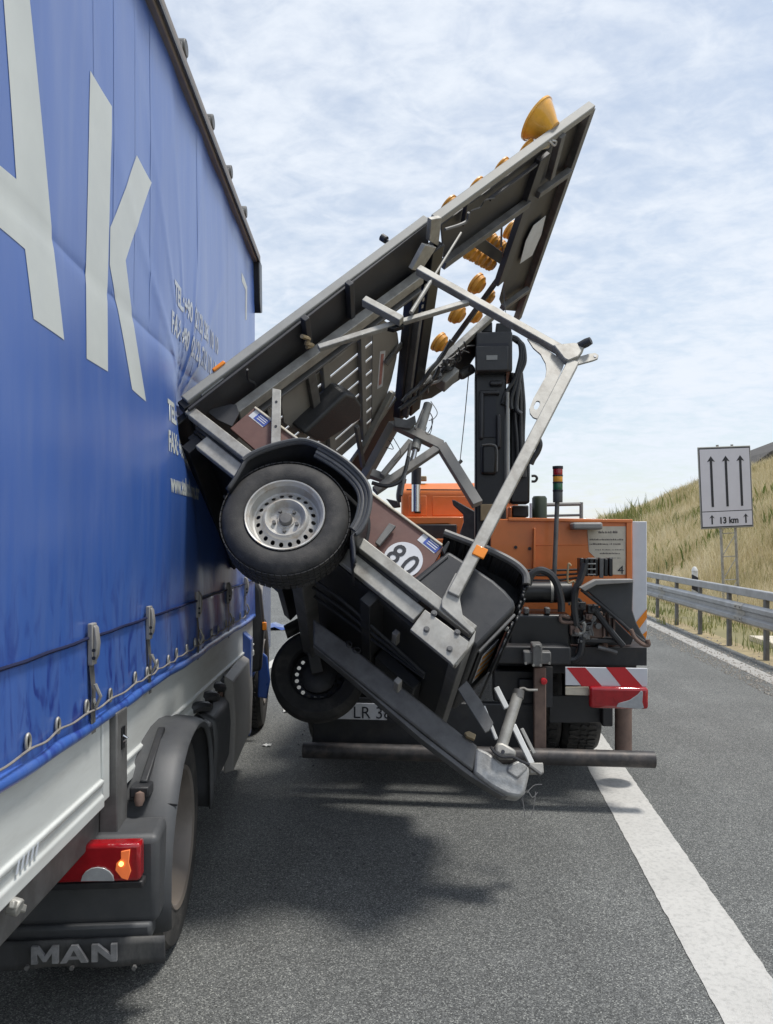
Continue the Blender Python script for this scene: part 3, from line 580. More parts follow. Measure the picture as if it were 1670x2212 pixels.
# wheels
def car_wheel(c, mrim='rim'):
    c = V(c); ax = V((0, 0, 1)); r = .288
    prof = [(.178, -.165), (.20, -.172), (.255, -.176), (r-.006, -.155), (r, -.135), (r, -.035), (r-.006, -.018), (.262, .004), (.235, .013), (.21, .012), (.187, .004), (.176, -.006), (.168, -.03)]
    t = MB().lathe(prof, c, ax, 64).out('wheel', 'rubber', wt, smooth=True)
    g = MB()
    for k in range(64):
        a = 2*math.pi*k/64; d = V((math.cos(a), math.sin(a), 0)); p = c+d*(r+.0015)
        for x0, x1 in ((-.158, -.125), (-.115, -.09), (-.08, -.055), (-.045, -.015)):
            g.beam(p+V((0, 0, x0)), p+V((0, 0, x1)), .024, .0045, d)
    g.out('tread_blocks', 'rubber', t)
    k_ = .95
    # rim barrel, pressed disc with ventilation holes
    MB().lathe([(k_*r_, h_) for r_, h_ in ((.186, .0), (.189, .006), (.186, .010), (.180, .008), (.176, -.004), (.168, -.012), (.165, -.045), (.158, -.058), (.150, -.060))], c, ax, 56).lathe([(.18, 0), (.170, -.03), (.166, -.15), (.175, -.165)], c, ax, 40).out('rim', mrim, t, smooth=True)
    d = MB(); N = 20; r0, r1 = .112*k_, .150*k_; hr = .0102
    prof_z = lambda rr: -.060+(.150*k_-rr)/(.038*k_)*.020
    for k in range(N):
        t0 = 2*math.pi*(k-.5)/N; t1 = 2*math.pi*(k+.5)/N; tm = (t0+t1)/2; ring, hole = [], []
        for j in range(12):
            f = j/12; s4 = f*4
            if s4 < 1: rr, tt = r0, t0+(t1-t0)*s4
            elif s4 < 2: rr, tt = r0+(r1-r0)*(s4-1), t1
            elif s4 < 3: rr, tt = r1, t1-(t1-t0)*(s4-2)
            else: rr, tt = r1-(r1-r0)*(s4-3), t0
            ring.append(c+V((rr*math.cos(tt), rr*math.sin(tt), prof_z(rr))))
            rm = .132*k_; cc = V((rm*math.cos(tm), rm*math.sin(tm), 0)); dx = rr*math.cos(tt)-cc.x; dy = rr*math.sin(tt)-cc.y; q = math.hypot(dx, dy)
            hx, hy = cc.x+dx/q*hr, cc.y+dy/q*hr; hole.append(c+V((hx, hy, prof_z(math.hypot(hx, hy)))))
        d.add(ring+hole, [(j, (j+1) % 12, 12+(j+1) % 12, 12+j) for j in range(12)])
    d.lathe([(.112*k_, -.040), (.106*k_, -.028), (.096*k_, -.022), (.088*k_, -.028), (.080*k_, -.050), (.072*k_, -.056), (.04, -.056), (.036, -.050), (.0001, -.05)], c, ax, 48)
    d.out('wheel_disc', mrim, t, smooth=True)
    hb = MB().lathe([(.030, -.055), (.030, -.035), (.024, -.028), (.0001, -.027)], c, ax, 20); hb.out('hub_cap', 'galv_dark', t, smooth=True)
    for k in range(5):
        a = 2*math.pi*k/5+.35; MB().disc(c+V((.054*math.cos(a), .054*math.sin(a), -.056)), ax, .009, .016, 6).out('wheel_nut', 'galv_dark', t)
    return t
car_wheel((0, 0, 0))
# far wheel: mirrored (its inner side faces us)
fw = V((.19, -.135, -1.72)); c = fw; ax = V((0, 0, -1)); r = .288
t = MB().lathe([(.178, -.165), (.20, -.172), (.255, -.176), (r-.006, -.155), (r, -.135), (r, -.035), (r-.006, -.018), (.262, .004), (.235, .012), (.19, .0), (.18, -.012)], c, ax, 56).out('wheel', 'rubber', wt, smooth=True)
MB().lathe([(.186, .0), (.176, -.03), (.165, -.05), (.165, -.15), (.18, -.165)], c, ax, 40).out('rim', 'chassis', t, smooth=True)
d = MB()
for k in range(20):
    t0 = 2*math.pi*(k-.5)/20; t1 = 2*math.pi*(k+.5)/20; tm = (t0+t1)/2; ring, hole = [], []
    for j in range(12):
        s4 = j/3.
        rr, tt = [(.112, t0+(t1-t0)*s4), (.112+.053*(s4-1), t1), (.165, t1-(t1-t0)*(s4-2)), (.165-.053*(s4-3), t0)][int(s4)]
        ring.append(c+V((rr*math.cos(tt), rr*math.sin(tt), .055))); cc = V((.136*math.cos(tm), .136*math.sin(tm), 0)); dx = rr*math.cos(tt)-cc.x; dy = rr*math.sin(tt)-cc.y; q = math.hypot(dx, dy)
        hole.append(c+V((cc.x+dx/q*.0125, cc.y+dy/q*.0125, .055)))
    d.add(ring+hole, [(j, (j+1) % 12, 12+(j+1) % 12, 12+j) for j in range(12)])
d.lathe([(.112, -.055), (.06, -.05), (.0001, -.05)], c, ax, 40); d.out('wheel_disc', 'chassis', t, smooth=True)
MB().lathe([(.11, .02), (.115, .03), (.115, .10), (.08, .12), (.0001, .12)], c, -ax, 28).out('brake_drum', 'chassis', t, smooth=True)
# axle and swing arms
MB().beam((.08, -.02, -.20), (.08, -.06, -1.55), .09, .09, (0, 1, 0)).out('axle', 'galv_dark', wt, bevel=.008)
MB().beam((.08, -.02, -.22), (0, 0, -.17), .06, .10, (0, 0, 1)).out('swing_arm', 'chassis', wt, bevel=.008)
MB().beam((.08, -.06, -1.52), (.19, -.135, -1.58), .08, .10, (0, 0, 1)).out('swing_arm', 'chassis', wt, bevel=.008)
# near side rails
r1 = tbeam('side_rail', (409, 889), (1022, 1366), .055, .05, 'galv', a=.175, up=(0, 0, 1), bev=.005)
p0 = T((409, 889), a=.15); dl = (T((1022, 1366), a=.15)-p0).normalized()
MB().beam(p0+V((0, 0, -.025))-dl*.0015, p0+V((0, 0, -.025))+dl*.002, .046, .041, (0, 0, 1)).out('open_end', 'ink', r1)
tbeam('lower_side_rail', (436, 957), (905, 1331), .078, .04, 'galv', a=.205, bev=.005)
tbeam('inner_edge_rail', (425, 925), (905, 1302), .02, .03, 'chassis', a=.21)
tbeam('rear_post', (393, 884), (408, 874), .06, .06, 'black', a=.17)
# brown ply side with cream edge, braces, stickers, speed roundel
sp = tplate('side_panel', [(497, 925), (549, 881), (958, 1182), (905, 1275)], 'brown', .018, a=.232)
e0, e1 = T((549, 881), a=.225), T((954, 1179), a=.225)
MB().beam(e0+V((0, .004, -.012)), e1+V((0, .004, -.012)), .012, .034, (0, 0, 1)).out('panel_edge', 'cream', sp, bevel=.003)
def sticker(p, wl, hu, a=.2305):
    q = T(p, a=a); pts = [q+V((-wl/2, -hu/2, 0)), q+V((wl/2, -hu/2, 0)), q+V((wl/2, hu/2, 0)), q+V((-wl/2, hu/2, 0))]
    o = MB().prism(pts, (0, 0, -.001)).out('sticker', 'refl_white', sp)
    q2 = q+V((.012, 0, .0012)); MB().prism([q2+V((-wl*.33, -hu*.4, 0)), q2+V((wl*.42, -hu*.4, 0)), q2+V((wl*.42, hu*.4, 0)), q2+V((-wl*.33, hu*.4, 0))], (0, 0, -.001)).out('sticker_print', 'sticker_blue', o)
    for k in range(3): MB().beam(q2+V((-wl*.2, hu*(.22-.2*k), .0012)), q2+V((wl*.33, hu*(.22-.2*k), .0012)), .005, .0005, (0, 0, 1)).out('sticker_line', 'refl_white', o)
sticker((928, 1172), .105, .058); sticker((561, 903), .105, .058)
q = T((871, 1209), a=.2295); rd_ = MB().disc(q, (0, 0, 1), .092, .002, 40).out('speed_roundel', 'refl_white', sp)
for dg_, dx_ in (('8', -.042), ('0', .042)): text('digit', dg_, .155, 'ink', rd_, q+V((dx_, -.054, .0025)), (1, 0, 0), (0, 1, 0), .86, 'CENTER', bold=.002)
br = tplate('upright_brace', [(588, 838), (607, 842), (606, 958), (585, 960)], 'galv', .012, a=.19)
for p in ((597, 868), (596, 921)): MB().disc(T(p, a=.19), (0, 0, 1), .007, .003, 8).out('brace_hole', 'ink', br)
ob = tplate('latch_bar', [z3(355, 395), z3(450, 265), z3(495, 285), z3(385, 420)], 'galv_dark', .02, a=.20)
tplate('corner_gusset', [zk(430, 1340), zk(470, 1310), zk(640, 1265), zk(690, 1270), zk(715, 1350), zk(650, 1470), zk(520, 1410)], 'backplate', .008, a=.24, bev=.001)
MB().box((-.905, .02, -1.70), (-.865, .15, -.20)).out('rear_shade_beam', 'black', wt, bevel=.006)  # black beam added to deepen the shade between the trailer's rear and the curtain
# deck and underside members
MB().box((-.80, .10, -1.66), (.95, .125, -.235)).out('deck', 'chassis', wt)
for l0 in (-.78, -.25, .45): MB().box((l0, .0, -1.62), (l0+.06, .098, -.24)).out('cross_member', 'chassis', wt, bevel=.004)
MB().box((-.80, .10, -1.70), (.95, .20, -1.662)).out('far_side_rail', 'galv_dark', wt, bevel=.004)
MB().box((-.80, .06, -.29), (.92, .095, -.245)).out('sill', 'chassis', wt)
fx = T((1012, 1384), a=.16); MB().beam(fx+V((-.005, -.03, 0)), fx+V((-.005, -.03, -1.45)), .07, .06, (1, 0, 0)).out('front_cross_beam', 'galv_dark', wt, bevel=.005)
for p in ((856, 1366), (860, 1470)):
    q = T(p, a=.45); MB().beam(q, q+V((0, 0, -.14)), .03, .03, (0, 1, 0)).out('under_bracket', 'slat', wt, bevel=.004)
for k in range(3): MB().tube(spline([(-.5, -.005, -.4-.1*k), (-.1, -.02, -.5-.1*k), (.3, .0, -.45-.12*k), (.85, .02, -.55-.03*k)], 5), .008, 6).out('brake_line', 'plastic', wt, smooth=True)
MB().box((.52, .02, -1.3), (.80, .09, -.95)).out('under_box', 'plastic', wt, bevel=.01)
# bolt plate, foot of the stay
bpl = tplate('bolt_plate', [z3(590, 980), z3(690, 845), z3(985, 1062), z3(975, 1110), z3(880, 1225), z3(860, 1200)], 'galv', .03, a=.12)
for p in ((750, 872), (700, 980), (905, 1000), (855, 1112)): MB().disc(T(z3(*p), a=.12), (0, 0, 1), .010, .011, 6).disc(T(z3(*p), a=.12), (0, 0, 1), .014, .003, 14).out('bolt', 'galv_dark', bpl)
tplate('end_bracket', [z3(985, 1060), z3(1030, 985), z3(1020, 1060), z3(900, 1220), z3(885, 1215)], 'galv', .05, a=.13)
tplate('stay_foot', [z3(800, 782), z3(895, 598), z3(940, 622), z3(925, 780), z3(947, 905), z3(1028, 985), z3(1005, 1010), z3(800, 830)], 'galv', .02, a=.125, bev=.004)
sy = tbeam('front_stay', (978, 1288), (1238, 784), .058, .05, 'galv', a=.135, bev=.005)
q = T((1037, 1192), a=.108); sdir = (T((1238, 784), a=.108)-T((978, 1288), a=.108)).normalized()
MB().beam(q-sdir*.027+V((0, 0, -.002)), q+sdir*.027+V((0, 0, -.002)), .058, .012, (0, 0, 1)).out('side_reflector', 'reflector', sy, bevel=.004)
tb_ = tbeam('top_beam', (903, 583), (1238, 772), .042, .05, 'galv', a=.14, bev=.005)
hd = tplate('stay_head', [z6(860, 245), z6(1085, 222), z6(1150, 232), z6(1205, 275), z6(1140, 375), z6(1030, 420), z6(980, 400)], 'galv', .045, a=.10, bev=.006)
MB().lathe([(.0001, .06), (.02, .055), (.024, .03), (.022, -.02), (.0001, -.03)], T(z6(1168, 255), a=.11), (.5, .5, .6), 14).out('stop_buffer', 'plastic', hd, smooth=True)
tab = tplate('lashing_tab', [z6(1060, 400), z6(1250, 345), z6(1320, 335), z6(1358, 360), z6(1350, 400), z6(1300, 420), z6(1085, 478)], 'galv', .012, a=.12)
MB().disc(T(z6(1318, 375), a=.119), (0, 0, 1), .007, .002, 10).out('tab_hole', 'refl_white', tab)
def holed(name, outer, hole, m, th, a):
    P = [T(z6(*p), a=a) for p in outer]; H = [T(z6(*p), a=a) for p in hole]; bm = bmesh.new()
    ov = [bm.verts.new(p) for p in P]; hv = [bm.verts.new(p) for p in H]
    ed = [bm.edges.new((s[i], s[(i+1) % len(s)])) for s in (ov, hv) for i in range(len(s))]
    bmesh.ops.triangle_fill(bm, edges=ed, use_beauty=True); ex = bmesh.ops.extrude_face_region(bm, geom=bm.faces[:])
    for v in ex['geom']:
        if isinstance(v, bmesh.types.BMVert): v.co += AX*th
    bmesh.ops.recalc_face_normals(bm, faces=bm.faces); me = bpy.data.meshes.new(name); bm.to_mesh(me); bm.free(); me.materials.append(K[m])
    o = bpy.data.objects.new(name, me); COL.objects.link(o); o.parent = wt; return o
holed('hook_gusset', [(575, 180), (700, 240), (880, 360), (985, 440), (965, 500), (720, 1030), (690, 1062), (640, 1045), (605, 1000), (600, 945), (640, 840), (775, 600), (785, 520), (775, 450), (720, 350), (640, 280)],
      [(646, 950), (646, 915), (672, 868), (690, 862), (712, 872), (716, 900), (690, 950), (668, 964)], 'galv', .01, .135)
# braces from the stay frame to the board
tbeam('brace', (1012, 653), (868, 696), .03, .03, 'galv', a=.15)
tbeam('brace', (872, 694), (688, 752), .034, .03, 'galv', a=.16)
tbeam('cross_bar', (786, 650), (868, 694), .04, .05, 'galv', a=.12)
tplate('brace_joint', [zs(1170, 905), zs(1215, 870), zs(1340, 865), zs(1350, 895), zs(1260, 925)], 'black', .03, a=.15)
MB().tube([T((888, 676), a=.12), T((930, 609), a=.13)], .012, 10).tube([T((930, 609), a=.13), T((996, 503), a=.15)], .007, 10).out('gas_strut', 'galv', wt, smooth=True)
# lower board: light edge rail, dark back plate, ribs, vertical rail
LB = -.85
er = MB().beam(T((400, 868), a=.15)+V((0, 0, .0)), T((922, 476), a=.15), .055, .05, (0, 0, 1)).out('board_edge_rail', 'alu', wt, bevel=.006)
ea, eb = T((400, 868), a=.15), T((922, 476), a=.15)
q = ea.lerp(eb, .135); MB().beam(q+V((-.03, -.03, 0)), q+V((-.03, .05, 0)), .02, .07, (0, 0, 1)).out('edge_reflector', 'reflector', er, bevel=.005)
q = ea.lerp(eb, .845); MB().disc(q+V((-.06, 0, 0)), (-1, 0, 0), .022, .035, 14).disc(q+V((-.02, 0, 0)), (-1, 0, 0), .008, .05, 8).out('stop_knob', 'plastic', er, smooth=True)
q = ea.lerp(eb, .06); MB().beam(q+V((.032, -.03, -.02)), q+V((.032, .12, -.02)), .01, .06, (0, 0, 1)).out('edge_clip', 'alu', er, bevel=.003)
bp_ = MB().box((LB-.012, .14, -.62), (LB+.004, eb.y-.01, -.135)).out('back_plate', 'backplate', wt, bevel=.003)
for p, q in ((zs(525, 830), zs(555, 1060)), (zs(893, 540), zs(908, 825))):
    a_, b_ = T(p, l=LB+.03), T(q, l=LB+.03); MB().beam(a_, b_, .035, .04, (1, 0, 0)).out('plate_rib', 'backplate', bp_, bevel=.004)
MB().tube(spline([T(p, l=LB+.03) for p in (zk(790, 950), zk(800, 1040), zk(850, 1070), zk(870, 1110))], 4), .007, 6).out('wire', 'plastic', bp_)
MB().tube(spline([T(p, l=LB+.07) for p in (zs(500, 985), zs(560, 1010), zs(535, 1045), zs(590, 1060), zs(540, 1075))], 4), .012, 6).out('rope_knot', 'beige', bp_, smooth=True)
vr = tbeam('board_upright', (510, 893), (908, 598), .07, .06, 'galv', l=-.78, up=(1, 0, 0), bev=.005)
tbeam('board_upright', (520, 915), (905, 625), .02, .05, 'galv_dark', l=-.765, up=(1, 0, 0))
# grey panels and slats behind
pu0, pu1 = .42, 1.62
for k in range(8):
    a0 = .64+k*.135; MB().box((LB-.02, .62, -(a0+.112)), (LB-.008, 1.50, -a0)).out('slat', 'slat', wt, bevel=.003)
MB().box((LB-.022, .14, -1.70), (LB-.01, .612, -.625)).out('solid_panel', 'slat', wt, bevel=.003)
for uu, wd_ in ((.62, .07), (1.06, .055), (1.38, .04)):
    MB().box((LB-.006, uu-wd_/2, -1.68), (LB+.03, uu+wd_/2, -.55)).out('panel_rib', 'slat', wt, bevel=.004)
rp_ = tplate('round_back_plate', [zs(1090, 850), zs(1190, 860), zs(1262, 900), zs(1296, 960), zs(1305, 1040), zs(1285, 1180), zs(1245, 1350), zs(1190, 1520), zs(1150, 1620), zs(1110, 1690), zs(1080, 1720), zs(1085, 1200)], 'slat', .008, l=LB+.012)
rs = tplate('notice', [zs(1150, 1112), zs(1195, 1105), zs(1170, 1400), zs(1125, 1425)], 'refl_white', .001, l=LB+.0135, par=rp_)
tplate('notice_print', [zs(1158, 1135), zs(1182, 1130), zs(1160, 1380), zs(1138, 1398)], 'faded_red', .001, l=LB+.015, par=rp_)
tplate('slant_bar', [zs(1195, 1215), zs(1345, 1030), zs(1350, 1060), zs(1215, 1235)], 'galv_dark', .02, l=LB+.04)
bx_ = [z2(880, 495), z2(1175, 215), z2(1240, 235), z2(1283, 300), z2(1275, 395), z2(1010, 560), z2(960, 545)]
MB().prism([T(p, l=LB+.16) for p in bx_], (-.14, 0, 0)).out('battery_case', 'plastic', wt, bevel=.02, seg=3)
tplate('grey_cover', [z2(720, 290), z2(740, 180), z2(905, 90), z2(935, 430), z2(870, 500), z2(740, 420)], 'slat', .01, l=LB+.05)
tbeam('panel_frame', z2(915, 70), z2(975, 410), .06, .04, 'galv_dark', l=LB+.06, up=(1, 0, 0))
tbeam('panel_frame', z2(1240, 440), z2(1285, 720), .03, .03, 'galv_dark', l=LB+.06, up=(1, 0, 0))
tbeam('far_diagonal', zf(440, 60), zf(70, 760), .05, .04, 'galv', l=LB+.05, up=(1, 0, 0))
# hinge beams across the board
hb1 = tbeam('hinge_beam', z1(968, 560), zy(335, 560), .11, .08, 'black', l=-.80, up=(1, 0, 0), bev=.006)
hb2 = tbeam('hinge_beam', z1(895, 680), zy(278, 592), .075, .07, 'chassis', l=-.80, up=(1, 0, 0), bev=.006)
for k in range(14):
    t_ = (k+.5)/14; p = (z1(938, 700)[0]*(1-t_)+z1(885, 1060)[0]*t_, z1(938, 700)[1]*(1-t_)+z1(885, 1060)[1]*t_)
    q = T(p, l=-.757); MB().box((q.x, q.y-.012, q.z-.012), (q.x+.004, q.y+.006, q.z+.014)).out('hinge_slot', 'galv', hb1)
tplate('hinge_bracket', [zq(345, 945), zq(425, 930), zq(400, 1150), zq(330, 1110)], 'galv', .03, l=-.78)
tplate('hinge_bracket', [zq(195, 1330), zq(300, 1140), zq(385, 1160), zq(265, 1345)], 'galv', .03, l=-.74)
MB().tube(spline([T(p, l=-.74) for p in (zq(450, 1020), zq(560, 985), zq(620, 950), zq(630, 890))], 4), .009, 6).out('cable_loop', 'galv_dark', wt, smooth=True)
# far side frame
AF = 1.60
tbeam('far_upright', zf(470, 420), zf(120, 1050), .10, .06, 'slat', l=-.75, up=(1, 0, 0))
tbeam('far_top_beam', zf(490, 440), zf(1005, 690), .075, .06, 'slat', a=AF)
tbeam('far_stay', zf(1000, 680), zf(1420, 1360), .075, .06, 'slat', a=AF)
tbeam('far_brace', zf(975, 705), zf(235, 1205), .055, .05, 'slat', a=AF)
tbeam('far_brace', zf(195, 1005), zf(430, 1085), .06, .05, 'slat', a=AF)
tbeam('far_brace', zf(650, 630), zf(320, 1030), .04, .04, 'slat', a=AF-.05)
tbeam('far_edge_rail', zy(720, 112), zy(345, 455), .06, .05, 'galv', l=-.80, up=(1, 0, 0))
tbeam('hinge_core', zy(365, 130), zy(305, 590), .03, .05, 'galv_dark', l=-.745, up=(1, 0, 0))
tplate('far_edge_back', [zy(655, 200), zy(640, 300), zy(560, 420), zy(430, 505), zy(340, 525), zy(330, 480), zy(480, 345)], 'chassis', .05, l=-.79)
tplate('far_board_panel', [zy(268, 470), zy(300, 585), zy(262, 640), zy(120, 885), zy(40, 830), zy(150, 650)], 'backplate', .012, l=LB-.025)
tbeam('panel_edge_bar', zy(262, 500), zy(45, 810), .03, .02, 'galv', l=LB+.02, up=(1, 0, 0))
rw_ = random.Random(11)
for k in range(14):
    f0 = rw_.uniform(0, .75); f1 = f0+rw_.uniform(.15, .35); ps = []
    for f in np.linspace(f0, min(1, f1), 4): ps.append((620-260*f+rw_.uniform(-22, 22), 245+245*f+rw_.uniform(-22, 22)))
    MB().tube(spline([T(zy(*p), l=rw_.uniform(-.75, -.70)) for p in ps], 4), rw_.choice((.005, .008, .013)), 6).out('cable', rw_.choice(('plastic', 'plastic', 'galv_dark')), wt, smooth=True)
for ps in ([(425, 520), (455, 570), (440, 600), (415, 610)], [(405, 640), (400, 665), (418, 675), (430, 640), (428, 600)], [(250, 690), (285, 760), (255, 800)], [(215, 735), (250, 742), (228, 700)], [(780, 150), (768, 60), (765, -20)]):
    MB().tube(spline([T(zy(*p), a=1.48) for p in ps], 4), .003, 5).out('wire', 'plastic', wt, smooth=True)
MB().tube([T(zy(388, 560), a=1.47), T(zy(352, 650), a=1.47)], .010, 8).tube([T(zy(330, 720), a=1.47), T(zy(285, 960), a=1.47)], .012, 8).out('strut_tube', 'galv_dark', wt, smooth=True)
MB().tube(spline([T(zy(*p), a=1.47) for p in ((150, 900), (215, 915), (270, 900), (300, 860), (320, 780))], 4), .014, 8).out('supply_hose', 'plastic', wt, smooth=True)
MB().tube([T(zy(412, 535), a=1.62), T(zy(380, 640), a=1.62), T(zy(352, 745), a=1.62)], .034, 12).out('lift_cylinder', 'alu', wt, smooth=True)
MB().tube([T(zy(352, 745), a=1.62), T(zy(336, 810), a=1.62)], .02, 12).out('lift_rod', 'chrome', wt, smooth=True)
tplate('joint_plate', [zf(460, 350), zf(600, 380), zf(700, 330), zf(715, 420), zf(640, 480), zf(470, 460)], 'galv_dark', .02, a=AF-.06)
cb_ = MB().box((0, 0, 0), (.13, .20, .12)); q = T(zy(468, 425), l=-.72)
MB().box((q.x-.04, q.y, q.z-.10), (q.x+.05, q.y+.17, q.z+.02)).out('control_box', 'alu', wt, bevel=.01)
MB().lathe([(.0001, 0), (.035, 0), (.042, .02), (.042, .12), (.035, .13), (.0001, .13)], T(zy(560, 400), l=-.74), (.2, 1, 0), 18).out('lift_motor', 'galv_dark', wt, smooth=True)
for ps, r_ in (([(870, 868), (885, 850), (905, 835), (930, 800), (955, 770), (975, 735)], .016), ([(862, 885), (880, 872), (915, 845), (940, 812), (950, 790)], .014), ([(880, 880), (900, 862), (908, 835), (935, 820), (950, 800)], .012), ([(921, 880), (935, 905), (928, 930), (915, 940), (921, 905)], .004), ([(1014, 792), (1006, 880), (1000, 940), (994, 995)], .004)):
    MB().tube(spline([T(p, l=-.70) for p in ps], 5), r_, 7).out('cable', 'plastic', wt, smooth=True)
MB().lathe([(.0001, .03), (.018, .02), (.018, -.02), (.0001, -.03)], T((994, 998), l=-.70), (0, 1, 0), 10).out('cable_end', 'plastic', wt, smooth=True)
# upper board in its own, slightly twisted plane
Q0 = MW @ T((933, 474), a=.15); uw = tu_.copy(); aw = V((-.121, 1, -.424)).normalized(); nw = uw.cross(aw).normalized()
if nw.x < 0: nw = -nw
aw2 = nw.cross(uw) if nw.cross(uw).dot(aw) > 0 else uw.cross(nw)
MQ = frame(Q0, uw, aw2, uw.cross(aw2)); MQi = MQ.inverted(); NS = 1 if uw.cross(aw2).dot(nw) > 0 else -1
MWQ = MWi @ MQ                                   # board plane -> trailer coordinates
def Qp(p, h=0.): return MWQ @ hit(MQi, p[0], p[1], 2, h*NS)
QN = (MWQ.to_3x3() @ V((0, 0, NS))).normalized()     # towards the viewer (back of the board)
def qbeam(name, p, q, wd, ht, m, h=0., par=None, bev=.004): return MB().beam(Qp(p, h), Qp(q, h), wd, ht, QN).out(name, m, par or wt, bevel=bev)
def qplate(name, pts, m, th, h=0., par=None): return MB().prism([Qp(p, h) for p in pts], QN*-th).out(name, m, par or wt, bevel=.003)
ub = qbeam('upper_edge_rail', zq(365, 955), zq(1570, 78), .055, .06, 'alu', bev=.006)
up = qplate('upper_back_plate', [zq(420, 990), zq(1345, 300), zq(1240, 400), zq(1090, 790), zq(560, 1180), zq(440, 1240)], 'backplate', .012, -.02)
qbeam('plate_lower_rail', zq(430, 1290), zq(1085, 815), .06, .05, 'galv_dark', .02)
qbeam('upper_end_rail', zq(1562, 90), zq(1005, 1700), .06, .06, 'galv_dark', 0)
qplate('end_plate', [zq(1345, 300), zq(1545, 140), zq(1010, 1650), zq(900, 1640), zq(870, 1560), zq(1060, 850), zq(1230, 420)], 'backplate', .01, -.025)
qbeam('end_upright', zq(1200, 450), zq(870, 1420), .11, .05, 'backplate', .0)
qbeam('end_strut', zq(1340, 290), zq(1255, 620), .05, .05, 'galv_dark', .03)
qbeam('end_strut', zq(1155, 750), zq(1405, 575), .05, .05, 'galv_dark', .03)
qbeam('end_strut', zq(890, 1620), zq(1085, 1480), .05, .05, 'galv_dark', .03)
qplate('reflective_patch', [zq(1025, 1285), zq(1070, 1110), zq(1130, 990), zq(1225, 915), zq(1190, 1060), zq(1120, 1220)], 'print2', .004, .0)
qplate('plate_sticker', [zq(1165, 395), zq(1200, 370), zq(1260, 355), zq(1250, 395), zq(1190, 410)], 'cream', .002, .0)
MB().tube(spline([Qp(zq(*p), .03) for p in ((1250, 340), (1290, 375), (1305, 345), (1270, 335))], 4), .007, 6).out('cord_loop', 'refl_white', up, smooth=True)
qbeam('plate_stiffener', zq(790, 790), zq(1150, 520), .02, .025, 'backplate', .01)
qbeam('plate_stiffener', zq(590, 980), zq(620, 800), .03, .03, 'backplate', .01)
MB().tube(spline([Qp(zq(*p), .03) for p in ((620, 960), (650, 880), (720, 850), (760, 795), (830, 780))], 4), .005, 6).out('wire', 'plastic', up)
arm = qbeam('lamp_arm', zq(680, 1100), zq(1110, 1400), .085, .05, 'chassis', -.12)
rail_d = qbeam('lamp_rail', zq(880, 1370), zq(400, 2030), .045, .04, 'chassis', -.15)
def lamp(p, h, r=.085, par=None, deep=1., tilt=(0, 0, 0)):
    c = Qp(p, h); ax = (-QN+V(tilt)).normalized(); q_ = r*1.065 if r > .1 else r*.875*deep
    o = MB().lathe(([(.0001, 0), (r*.42, 0), (r*.46, r*.14), (r*.66, r*.42), (r*.86, r*.72), (r*.97, r*.90), (r*.99, r*.95), (r*1.05, r*.97), (r*1.06, r*1.06), (r*.98, r*1.07)] if r > .1 else [(.0001, 0), (r*.6, 0), (r*.72, r*.16*deep), (r*.96, r*.3*deep), (r*.99, r*.62*deep), (r*1.07, r*.65*deep), (r*1.07, r*.86*deep), (r*.99, r*.88*deep)]), c, ax, 28).out('lamp', 'amber_dark', wt, smooth=True)
    MB().lathe([(r*.985, q_), (r*.85, q_+r*.10), (r*.5, q_+r*.19), (.0001, q_+r*.22)], c, ax, 28).out('lens', 'amber', o, smooth=True); return o
for p in ((735, 1470), (582, 1700), (445, 1920)): lamp(zq(*p), -.16, .088, deep=1.15)
for p in ((812, 1560), (716, 1705), (985, 1050)): lamp(zq(*p), -.20, .075)
for p in ((790, 1090), (835, 1128), (870, 1150), (930, 1195), (665, 1215), (750, 1262), (828, 1305), (705, 1235), (790, 1285), (905, 1180)): lamp(zq(*p), -.15, .058)
dome = lamp(zq(1283, 262), -.02, .142, deep=1.0); dome.name = 'dome_lamp'
b_ = dome.data.materials; b_[0] = K['amber']
for p in ((1095, 435), (905, 575), (710, 725), (500, 870)): lamp(zq(*p), -.05, .075, deep=.55)
MB().tube([Qp(zq(885, 975), -.02), Qp(zq(880, 1150), -.06)], .008, 6).tube(spline([Qp(zq(*p), -.02) for p in ((890, 1150), (895, 1300), (905, 1450), (918, 1600))], 4), .004, 6).out('pull_rope', 'plastic', wt)
# tool box with open lid
bxo = [z3(600, 645), z3(845, 448), z3(1000, 545), z3(1150, 645), z3(1230, 715), z3(1285, 780), z3(1303, 835), z3(1190, 950), z3(1040, 1105), z3(960, 1050)]
tbx = MB().prism([T(p, a=.205) for p in bxo], AX*1.05).out('tool_box', 'plastic', wt, bevel=.018, seg=3)
tbeam('box_seam', z3(640, 665), z3(845, 495), .006, .006, 'black', a=.203, par=tbx)
pf, pg = T(z3(1303, 835), a=.205), T(z3(1040, 1105), a=.205); fd = (pg-pf).normalized(); fn = fd.cross(V((0, 0, 1))).normalized()
if fn.x < 0: fn = -fn
def fpt(s, a_, o=.004): return pf+fd*s+AX*a_+fn*o
H_ = (pg-pf).length
fp = MB().prism([fpt(.05, .10), fpt(H_-.02, .10), fpt(H_-.02, .82), fpt(.05, .82)], fn*.008).out('front_flap', 'black', tbx, bevel=.006)
pl_ = MB().prism([fpt(.10, .18, .014), fpt(H_-.05, .18, .014), fpt(H_-.05, .60, .014), fpt(.10, .60, .014)], fn*.003).out('reflective_plate', 'refl_white', tbx, bevel=.002)
for k in range(4):
    a_ = .2+k*.1; MB().prism([fpt(.105, a_+.06, .018), fpt(H_-.055, a_, .018), fpt(H_-.055, a_+.045, .018), fpt(.105, a_+.1, .018)], fn*.001).out('plate_stripe', 'amber_dark', pl_)
MB().disc(fpt(.06, .12, .014), fn, .013, .012, 12).out('flap_bolt', 'galv', tbx)
